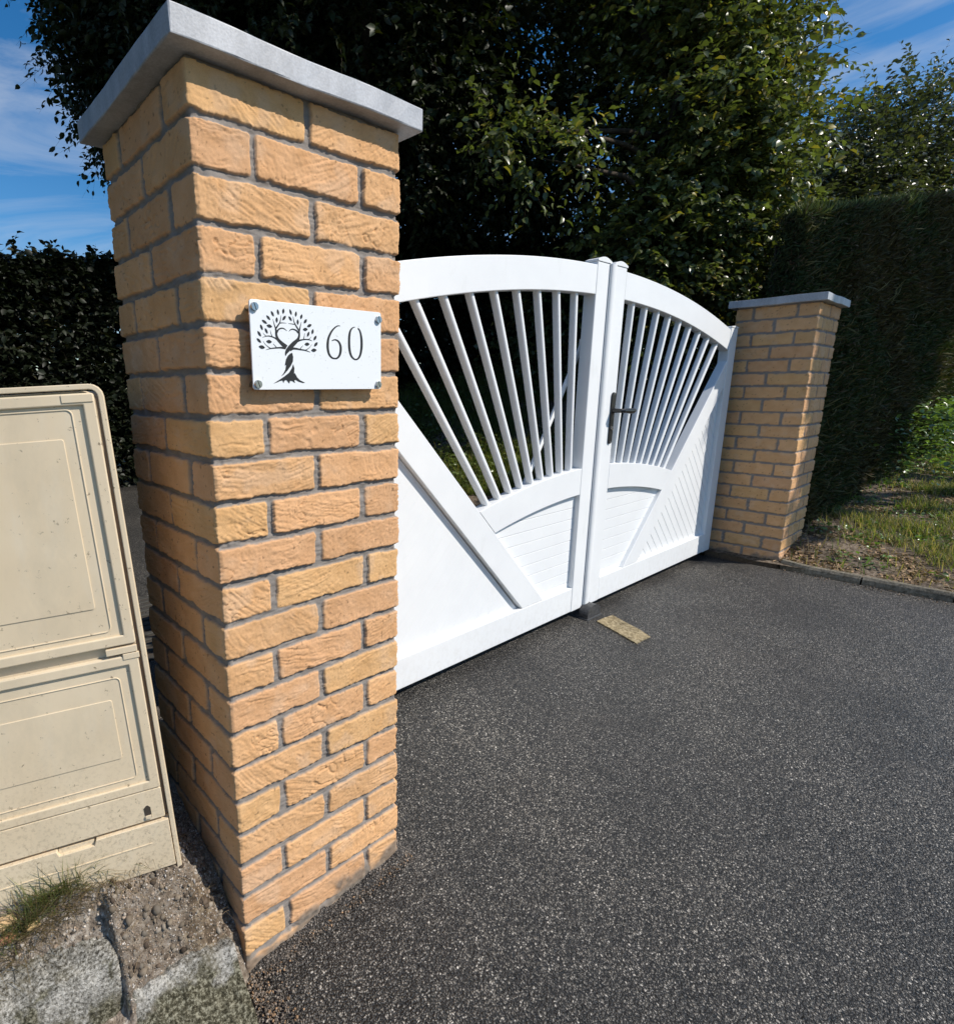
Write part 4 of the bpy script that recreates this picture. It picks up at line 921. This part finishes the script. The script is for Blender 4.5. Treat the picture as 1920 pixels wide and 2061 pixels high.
# hedges behind
def hedgething(name, label, P_a, P_b, h, th, n, leaf, col, mt, seed, m=6, ln=.16, cat='hedge', group=None, z0=0.1, topn=0, topl=.3, topw=0.05):
    r = np.random.default_rng(seed); a = np.array(P_a, float); b = np.array(P_b, float); ax_ = b - a; Lh = np.linalg.norm(ax_); ax_ /= Lh; nn = np.array([-ax_[1], ax_[0]])
    t = r.random(n) * Lh; u = (r.beta(.55, .55, n) - .5) * th; z = z0 + r.random(n) ** .9 * (h - z0)
    tp = r.random(n) < .22; z = np.where(tp, h - r.random(n) ** 2 * .25, z)
    z = z + 0.06 * np.sin(t * 3.1 + seed) + .04 * np.sin(t * 8.3) * (z > h * .7)
    pos = np.concatenate([a[None] + ax_[None] * t[:, None] + nn[None] * u[:, None], z[:, None]], 1)
    d = np.concatenate([nn[None] * np.sign(u)[:, None] * .6 + ax_[None] * r.normal(0, .6, (n, 1)), np.where(tp, .9, .25)[:, None] + r.normal(0, .4, (n, 1))], 1)
    g = thing(name, label, cat, ((a[0] + b[0]) / 2, (a[1] + b[1]) / 2, z0), group)
    parts = []; (p, tw) = sprigs(r, pos, d, m, ln, leaf, col, .3, .1, .6, .02); parts.append(p)
    tws = [tw]
    if topn:
        t = r.random(topn) * Lh; pos = np.concatenate([a[None] + ax_[None] * t[:, None] + nn[None] * r.uniform(-.4, .4, (topn, 1)) * th, np.full((topn, 1), h - .05)], 1)
        p, tw = sprigs(r, pos, np.concatenate([r.normal(0, .5, (topn, 2)), np.ones((topn, 1))], 1), 12, topl, leaf, col, .3, .25); parts.append(p); tws.append(tw)
    V, F, C = merge(parts); npmesh('foliage', V, F, mt, g, col=C)
    twigmesh('twigs', np.concatenate(tws), .0022, g)
    # stems
    bm = bmesh.new()
    for k in range(int(Lh / .45)):
        q = a + ax_ * (k + .5) * .45; limb(bm, [(q[0], q[1], z0 - .15), (q[0] + r.normal(0, .08), q[1] + r.normal(0, .05), h * .5), (q[0] + r.normal(0, .15), q[1] + r.normal(0, .1), h * .9)], [.035, .022, .006], 6)
    bmobj('stems', bm, M['bark'], g)
    return g
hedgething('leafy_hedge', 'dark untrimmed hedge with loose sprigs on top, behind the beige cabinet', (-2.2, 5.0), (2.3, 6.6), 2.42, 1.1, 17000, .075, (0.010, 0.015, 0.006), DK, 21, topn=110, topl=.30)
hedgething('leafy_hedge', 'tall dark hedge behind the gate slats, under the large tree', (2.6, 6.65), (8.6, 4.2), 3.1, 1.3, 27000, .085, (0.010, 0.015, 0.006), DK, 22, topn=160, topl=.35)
# the lighter, larger leafed tree right of centre, lit by the sun
tree('broadleaf_tree', 'sunlit light green broad leafed tree above the far pillar', [
    ((6.9, 1.95, 3.7), (1.0, 0.8, 1.4)), ((7.0, 2.2, 5.0), (1.05, 0.9, 1.3)), ((6.9, 3.0, 5.7), (1.1, 1.0, 1.3)), ((6.3, 2.4, 2.9), (0.6, 0.5, 0.6)), ((6.5, 2.2, 2.4), (0.8, 0.6, 0.8)), ((7.2, 1.85, 3.2), (0.8, 0.7, 1.0)), ((7.2, 3.0, 6.6), (1.4, 1.2, 1.2)), ((4.3, 2.75, 3.50), (0.26, 0.2, 0.10)), ((4.8, 2.35, 3.42), (0.26, 0.2, 0.10)), ((4.45, 2.6, 3.2), (0.16, 0.14, 0.08))],
    5600, 12, 0.40, 0.082, (0.125, 0.150, 0.052), M['leaflit'], (6.9, 2.3, 0.5), (6.8, 2.2, 5.6), 0.14, 13, shell=0.8, droop=.35, yellow=.10, colvar=.35, wr=.6)
tree('broadleaf_shrub', 'glossy leafed shrub growing between gate top and far pillar cap', [
    ((7.5, 3.3, 2.05), (1.1, 0.7, 1.15)), ((7.9, 2.6, 2.3), (0.95, 0.6, 1.05)), ((7.0, 3.9, 1.9), (0.9, 0.8, 1.2))],
    4600, 10, 0.36, 0.085, (0.095, 0.115, 0.045), M['leaflit'], (7.6, 3.3, 1.2), (7.5, 3.2, 2.4), 0.05, 14, shell=0.9, droop=.3, yellow=.06, cat='shrub')
tree('small_leafed_tree', 'grey green fine leafed tree behind the clipped hedge at the right edge', [
    ((11.4, 1.9, 3.2), (1.6, 1.2, 1.75)), ((12.8, 1.5, 4.0), (1.6, 1.2, 1.9)), ((10.6, 2.5, 2.8), (1.2, 1.0, 1.3)), ((12.7, 3.0, 2.7), (1.6, 1.2, 1.7)), ((10.2, 3.4, 4.2), (1.0, 0.8, 0.9))],
    13500, 12, 0.42, 0.078, (0.075, 0.088, 0.046), M['leaflit'], (11.8, 1.9, 0.4), (11.9, 1.8, 4.2), 0.10, 15, shell=0.7, droop=.1, yellow=.02)
tree('street_tree', 'broad street tree outside the right edge whose shade falls on the far pillar', [
    ((7.01, -4.0, 5.55), (0.34, 0.34, 0.38)), ((7.02, -4.0, 6.05), (0.36, 0.36, 0.40)), ((7.03, -4.0, 6.52), (0.34, 0.34, 0.36)), ((8.0, -4.0, 6.0), (0.85, 0.45, 0.80)), ((9.0, -4.0, 6.35), (0.95, 0.45, 0.85)), ((10.1, -4.0, 6.9), (1.0, 0.45, 0.85)), ((7.9, -4.0, 6.7), (0.8, 0.4, 0.5)), ((11.3, -4.0, 7.6), (1.0, 0.5, 0.8))],
    6200, 12, 0.13, 0.10, (0.05, 0.08, 0.02), M['leafdark'], (9.4, -4.6, 0.1), (9.2, -4.1, 6.6), 0.14, 16, shell=0.9)

hedgething('shade_hedge', 'added tall dark hedge, unseen outside the left edge, shading the near pillar', (-1.9, 0.6), (-2.3, 5.0), 3.5, 0.8, 9000, .11, (0.03, 0.045, 0.015), DK, 23, ln=.2)  # unseen hedge added to cut sky light on the near pillar's left face

# clipped conifer hedge right of the far pillar -------------------------------
def conifer():
    r = np.random.default_rng(31)
    g = thing('clipped_hedge', 'tall clipped brownish green conifer hedge right of the far pillar', 'hedge', (6.5, 0.5, 0.2))
    X0, X1, TH = 4.045, 10.2, 1.1
    yf = lambda x, z: 0.07 - 0.035 * (x - 4.1) + 0.05 * z + 0.12 * sst(.9, 2.3, z) * sst(5.2, 4.1, x)
    Hh = lambda x: 2.24 + 0.20 * np.clip(x - 4.05, 0, 3.2)
    gz = lambda x, y: bank_h(x, y)
    parts = []
    for (cnt, kind) in ((175000, 'face'), (52000, 'top'), (22000, 'end')):
        dep = r.random(cnt) ** 1.8 * .16
        und = lambda p, q: .09 * (fbm(p * 2.1 + 4, q * 2.3, 3) - .5) * 2 + .03 * (fbm(p * 11, q * 11, 2) - .5)
        x = X0 + (X1 - X0) * r.random(cnt) ** 1.7
        if kind == 'face':
            z = .12 + r.random(cnt) * (Hh(x) - .12); y = yf(x, z) + dep + und(x, z); n3 = np.array([0, -1., 0])
        elif kind == 'end':
            y = r.random(cnt) * TH; z = .12 + r.random(cnt) * (Hh(X0) - .12); x = X0 + .05 + dep + und(y, z) * .4; y = y + yf(x, z); n3 = np.array([-1., 0, 0])
        else:
            y0 = r.random(cnt) * TH; z = Hh(x) - dep * .8 + und(x, y0) * .6; y = y0 + yf(x, z); n3 = np.array([0, 0, 1.])
        if kind != 'face':
            dy = y - yf(x, z) if kind == 'end' else y0
            k_ = x > X0 + 3.0 * (dy - .04) if kind == 'top' else np.ones(cnt, bool)
            if kind == 'end': dy = dy * .9; x = x + 3.0 * dy
        else: k_ = np.ones(cnt, bool)
        p = np.stack([x, y, z], 1)
        d = unit(n3[None] * .55 + r.normal(0, .45, (cnt, 3)) + np.array([0, 0, .35 if kind != 'top' else .8]))
        nn = unit(r.normal(0, 1, (cnt, 3)))
        ln = r.uniform(.018, .05, cnt) * (1.25 if kind == 'top' else 1) * (1 + .25 * np.clip(x - 5, 0, 4))
        patch = sst(.38, .62, fbm(p[:, 0] * 1.8, p[:, 2] * 2.4, 3)[:, None])
        c = np.array([0.072, 0.062, 0.026]) * (1 - patch) + np.array([0.044, 0.060, 0.020]) * patch
        brown = (r.random((cnt, 1)) < .14 * (kind == 'face')); c = np.where(brown, [0.12, 0.085, 0.05], c)
        if kind == 'top': c = c * 1.7  # sunlit top fringe put into the frond colour
        c = c * r.uniform(.6, 1.4, (cnt, 1))
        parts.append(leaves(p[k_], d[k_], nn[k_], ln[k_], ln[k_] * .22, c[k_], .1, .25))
    cnt = 4200; x = X0 + (X1 - X0) * r.random(cnt) ** 1.5; z = Hh(x) - .03; p = np.stack([x, yf(x, z) + r.random(cnt) ** 2 * np.minimum(TH, (x - X0) / 3 + .05), z], 1); d = unit(r.normal(0, .45, (cnt, 3)) + [0, 0, 1])
    ln = r.uniform(.03, .10, cnt); parts.append(leaves(p, d, unit(r.normal(0, 1, (cnt, 3))), ln, ln * .10, np.array([0.13, 0.15, 0.055]) * r.uniform(.7, 1.4, (cnt, 1)), .1, .2))
    cnt = 1500; x = X0 + (X1 - X0) * r.random(cnt) ** 1.7; z = .3 + r.random(cnt) * (Hh(x) - .3); p = np.stack([x, yf(x, z), z], 1); d = unit(r.normal(0, .6, (cnt, 3)) + [0, -.8, .5])
    ln = r.uniform(.05, .12, cnt); parts.append(leaves(p, d, unit(r.normal(0, 1, (cnt, 3))), ln, ln * .09, np.array([0.11, 0.10, 0.045]) * r.uniform(.6, 1.5, (cnt, 1)), .1, .2))
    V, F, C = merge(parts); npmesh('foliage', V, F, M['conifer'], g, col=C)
    bm = bmesh.new(); xs = np.linspace(X0 + .16, X1, 24); zs = [0.0, .7, 1.4, 1.9, None]
    rows = []
    for x in xs:
        h = float(Hh(x)) - .17
        rows.append([bm.verts.new((x, float(yf(x, z if z is not None else h)) + .19, z if z is not None else h)) for z in zs] + [bm.verts.new((x, float(yf(x, h)) + .195 + min(TH - .2, max(x - X0 - .5, 0) / 3.4), h)), bm.verts.new((x, float(yf(x, h)) + .195 + min(TH - .2, max(x - X0 - .5, 0) / 3.4), 0))])
    for a, b in zip(rows, rows[1:]):
        for k in range(len(a) - 1): bm.faces.new([a[k], b[k], b[k + 1], a[k + 1]])
    bm.faces.new(rows[0]); bm.faces.new(rows[-1][::-1])
    bmobj('branch_mass', bm, M['bark'], g)
conifer()

# ground plants ---------------------------------------------------------------
def blades(r, p, ln, wd, colr, lean=.55):
    n = len(p); az = r.uniform(0, 2 * np.pi, n); le = np.abs(r.normal(lean, .3, n)); d = np.stack([np.cos(az) * le, np.sin(az) * le, np.ones(n)], 1); d = unit(d)
    s = np.stack([-np.sin(az), np.cos(az), np.zeros(n)], 1) * wd[:, None] * .5
    k = ln[:, None]; dr = np.stack([np.cos(az), np.sin(az), -.6 * np.ones(n)], 1) * k * .28 * le[:, None]
    V = np.stack([p - s, p + s, p + d * k * .55 + s * .8, p + d * k * .55 - s * .8, p + d * k + dr], 1).reshape(-1, 3)
    b = (np.arange(n) * 5)[:, None]
    F = np.stack([b + [0, 1, 2], b + [0, 2, 3], b + [3, 2, 4]], 1).reshape(-1, 3)
    return V, F, np.repeat(colr, 5, axis=0)
r = np.random.default_rng(41)
def scat(n, x0, x1, y0, y1, dens):
    x = r.uniform(x0, x1, n * 3); y = r.uniform(y0, y1, n * 3); k = r.random(n * 3) < dens(x, y); x, y = x[k][:n], y[k][:n]
    return np.stack([x, y, bank_h(x, y)], 1)
gd = lambda x, y: (sst(.46, .64, fbm(x * 3 + 3, y * 3, 4)) * sst(3.8, 5.2, x + 1.2 * np.clip(-y - .25, 0, 1)) + .03)
p = scat(60000, 3.57, 9.5, -1.5, .25, gd); n = len(p)
gc = np.array([0.125, 0.155, 0.045]) * r.uniform(.6, 1.35, (n, 1)); dry = r.random((n, 1)) < .42; gc = np.where(dry, np.array([0.33, 0.26, 0.15]) * r.uniform(.7, 1.2, (n, 1)), gc)
g1 = blades(r, p, r.uniform(.03, .11, n), r.uniform(.0025, .005, n), gc)
V, F, C = g1; o = npmesh('grass', V, F, M['grassblade'], col=C)
tag(o, 'mixed green and dry grass on the bank beside the far pillar', 'grass', kind='stuff')
rd = lambda x, y: sst(.30, .55, fbm(x * 1.7, y * 1.7, 3)) * (0.8 * x + .6 * y > 4.95)
p = scat(42000, 3.3, 6.4, 1.9, 5.2, rd); n = len(p)
gc = np.array([0.17, 0.21, 0.07]) * r.uniform(.5, 1.4, (n, 1)); dry = r.random((n, 1)) < .2; gc = np.where(dry, np.array([0.28, 0.22, 0.12]) * r.uniform(.7, 1.2, (n, 1)), gc)
V, F, C = blades(r, p, r.uniform(.05, .22, n), r.uniform(.004, .008, n), gc, .7); o = npmesh('grass', V, F, M['grassblade'], col=C)
tag(o, 'rough long grass on the bank seen through the gate slats', 'grass', kind='stuff')
# leafy weeds: low broad leaves over both banks
def weeds(n, x0, x1, y0, y1, dens, size, colr, hgt):
    p = scat(n, x0, x1, y0, y1, dens); k = len(p); p[:, 2] += r.random(k) * hgt
    return leaves(p, unit(np.concatenate([r.normal(0, 1, (k, 2)), r.uniform(-.1, .6, (k, 1))], 1)), unit(np.array([0, 0, 1.]) + r.normal(0, .4, (k, 3))), size * r.uniform(.5, 1.3, k), size * .7 * r.uniform(.6, 1.2, k), np.array(colr) * r.uniform(.6, 1.5, (k, 1)))
wd_ = lambda x, y: sst(.50, .60, fbm(x * 4 + 11, y * 4, 3)) * (x > 3.70)
V, F, C = merge([weeds(2600, 3.62, 7.5, -1.1, .15, wd_, .030, (0.11, 0.18, 0.045), .03),
                 weeds(2600, 5.6, 9.5, -.45, .05, lambda x, y: sst(5.6, 7.6, x) * .9, .055, (0.14, 0.21, 0.055), .55)])
o = npmesh('ground_cover', V, F, M['leaflit'], col=C); tag(o, 'low ivy like leaves creeping over the bank at the foot of the clipped hedge', 'ground cover', kind='stuff')
V, F, C = weeds(3200, 3.4, 6.4, 1.9, 5.2, lambda x, y: sst(.4, .6, fbm(x * 2 + 11, y * 2, 3)) * (0.8 * x + .6 * y > 5.0), .06, (0.12, 0.16, 0.05), .16)
o = npmesh('ground_cover', V, F, M['leaflit'], col=C); tag(o, 'leafy weeds among the long grass behind the gate', 'ground cover', kind='stuff')
# leaf litter on the bank
p = scat(9000, 3.58, 6.0, -1.2, .12, lambda x, y: sst(.35, .6, fbm(x * 5 + 21, y * 5, 3))); k = len(p)
V, F, C = leaves(p + [0, 0, .004], unit(np.concatenate([r.normal(0, 1, (k, 2)), r.normal(0, .25, (k, 1))], 1)), unit(np.array([0, 0, 1.]) + r.normal(0, .5, (k, 3))), r.uniform(.012, .04, k), r.uniform(.006, .018, k), np.array([0.27, 0.185, 0.11]) * r.uniform(.4, 1.8, (k, 1)))
o = npmesh('leaf_litter', V, F, M['dryleaf'], col=C); tag(o, 'brown dry leaf litter on bare soil beside the far pillar', 'leaf litter', kind='stuff')

# grass tuft below the cabinet ---------------------------------------------------
def tuft(cx_, cy_, sx_, sy_, n, ln, nm, label):
    q = np.stack([r.normal(cx_, sx_, n), r.normal(cy_, sy_, n), np.zeros(n)], 1); q[:, 2] = mound(q[:, 0], q[:, 1]) - .004
    gc = np.array([0.17, 0.20, 0.08]) * r.uniform(.5, 1.4, (n, 1)); dry = r.random((n, 1)) < .35; gc = np.where(dry, np.array([0.20, 0.15, 0.075]) * r.uniform(.6, 1.2, (n, 1)), gc)
    V1 = blades(r, q, r.uniform(.35, 1.2, n) * ln, r.uniform(.0008, .0017, n), gc, .62)
    k = n // 2; q2 = np.stack([r.normal(cx_, sx_ * 1.2, k), r.normal(cy_ - .015, sy_ * 1.1, k), np.zeros(k)], 1); q2[:, 2] = mound(q2[:, 0], q2[:, 1]) + r.random(k) * .006
    V2 = blades(r, q2, r.uniform(.3, .8, k) * ln, r.uniform(.0006, .0013, k), np.array([0.22, 0.165, 0.095]) * r.uniform(.3, 1.3, (k, 1)), 1.6)
    V, F, C = merge([V1, V2]); o = npmesh(nm, V, F, M['grassblade'], col=C); tag(o, label, 'grass tuft')
tuft(-0.302, 0.154, 0.060, 0.005, 1000, .095, 'grass_tuft', 'tuft of thin green grass growing in front of the beige cabinet')
# gravel: small stones, one mass
def pebbles(n, fx, fy, smin, smax, colr, hf=None):
    x = fx(n); y = fy(n); z = (hf or mound)(x, y); s = r.uniform(smin, smax, n) * r.uniform(.6, 1, n)
    ico = np.array([(0, 0, 1), (.894, 0, .447), (.276, .851, .447), (-.724, .526, .447), (-.724, -.526, .447), (.276, -.851, .447), (.724, .526, -.447), (-.276, .851, -.447), (-.894, 0, -.447), (-.276, -.851, -.447), (.724, -.526, -.447), (0, 0, -1)])
    ft = np.array([(0, 1, 2), (0, 2, 3), (0, 3, 4), (0, 4, 5), (0, 5, 1), (1, 6, 2), (2, 7, 3), (3, 8, 4), (4, 9, 5), (5, 10, 1), (6, 7, 2), (7, 8, 3), (8, 9, 4), (9, 10, 5), (10, 6, 1), (6, 11, 7), (7, 11, 8), (8, 11, 9), (9, 11, 10), (10, 11, 6)])
    V = ico[None] * (1 + r.normal(0, .2, (n, 12, 1))) * s[:, None, None] * r.uniform(.6, 1.3, (n, 1, 3)) + np.stack([x, y, z + s * .25], 1)[:, None]
    F = (np.arange(n) * 12)[:, None, None] + ft[None]
    c = np.array(colr)[r.integers(0, len(colr), n)] * r.uniform(.5, 1.25, (n, 1))
    return V.reshape(-1, 3), F.reshape(-1, 3), np.repeat(c, 12, axis=0)
GC_ = [(0.36, 0.32, 0.27), (0.50, 0.46, 0.41), (0.26, 0.21, 0.16), (0.15, 0.12, 0.09), (0.38, 0.29, 0.21)]
V, F, C = merge([pebbles(7000, lambda n: r.uniform(-.23, -.004, n), lambda n: r.uniform(.0, .30, n), .0008, .0026, GC_),
                 pebbles(1600, lambda n: r.uniform(-.55, -.22, n), lambda n: r.uniform(.08, .30, n), .0015, .0050, GC_),
                 pebbles(110, lambda n: r.uniform(-.22, -.01, n), lambda n: r.uniform(.06, .2, n), .003, .006, GC_)])
q = np.stack([r.uniform(-.225, -.01, 230), r.uniform(.03, .19, 230), np.zeros(230)], 1); q[:, 2] = mound(q[:, 0], q[:, 1]) + r.random(230) * .004
dl = blades(r, q, r.uniform(.01, .05, 230), r.uniform(.0005, .0012, 230), np.array([0.26, 0.19, 0.11]) * r.uniform(.3, 1.4, (230, 1)), 2.2)
cl = pebbles(160, lambda n: r.uniform(-.225, -.015, n), lambda n: r.uniform(.02, .13, n), .003, .009, [(0.21, 0.17, 0.125), (0.28, 0.24, 0.19), (0.12, 0.09, 0.065)])
V_, F_, C_ = merge([dl, cl]); o = npmesh('soil_crumbs', V_, F_, M['dryleaf'], col=C_); tag(o, 'brown soil crumbs and dry stems on the broken top of the mossy kerb stone', 'soil', kind='stuff')
GT_ = [(0.13, 0.11, 0.09), (0.22, 0.18, 0.14), (0.32, 0.27, 0.22), (0.07, 0.06, 0.05), (0.40, 0.26, 0.15)]
V_, F_, C_ = merge([pebbles(1500, lambda n: r.uniform(-.01, .45, n), lambda n: -.004 - r.random(n) ** 2.2 * .045, .0008, .0030, GT_, lambda x, y: G(x, y) + .004),
                    pebbles(700, lambda n: -.02 + np.abs(r.normal(0, .03, n)), lambda n: r.uniform(-.16, .01, n), .001, .0036, GT_, lambda x, y: G(x, y) + .004),
                    pebbles(420, lambda n: 3.50 - r.random(n) ** 2 * .07, lambda n: r.uniform(-1.2, .0, n), .0015, .004, GT_, lambda x, y: G(x, y) + .003)])
o = npmesh('grit', V_, F_, M['dryleaf'], col=C_); tag(o, 'brown grit and mortar crumbs gathered along the pillar foot and the kerb edging', 'grit', kind='stuff')
M['pebble'] = mat('pebble', (0.4, 0.37, 0.33), 0.85, 0, .25); lk(M['pebble'], vcol(M['pebble']), P(M['pebble']).inputs['Base Color'])
o = npmesh('gravel', V, F, M['pebble'], col=C); tag(o, 'loose pale gravel and grit between cabinet, kerb stones and near pillar', 'gravel', kind='stuff')
for (x, y, s, c, lab) in ((-.388, .172, .017, (0.62, 0.44, 0.26), 'pale orange broken stone lying at the left edge under the grass tuft'),
                          (-.345, .150, .009, (0.58, 0.42, 0.22), 'small yellowish stone chip lying on the rim of the grey kerb stone'),
                          (-.388, .158, .011, (0.55, 0.27, 0.17), 'reddish brick fragment at the left edge above the grey kerb stone')):
    bm = bmesh.new(); bmesh.ops.create_icosphere(bm, subdivisions=3, radius=1.0)
    for v in bm.verts:
        q = v.co * 2.1 + Vector((x * 50, y * 50, 0)); k = 1 + .28 * math.sin(q.x * 2.1) * math.sin(q.y * 2.7 + 1) + .1 * math.sin(q.z * 5)
        v.co = Vector((x, y, float(mound(np.array([x]), np.array([y]))[0]) + s * .25)) + Vector((v.co.x * 1.35, v.co.y * .8, v.co.z * .62)) * s * k
    mm = earthmat('stone_' + str(s), [(0.35, tuple(k * .6 for k in c)), (0.6, c)], 120, .6, .002)
    tag(bmobj('loose_stone', bm, mm, smooth=False), lab, 'stone')
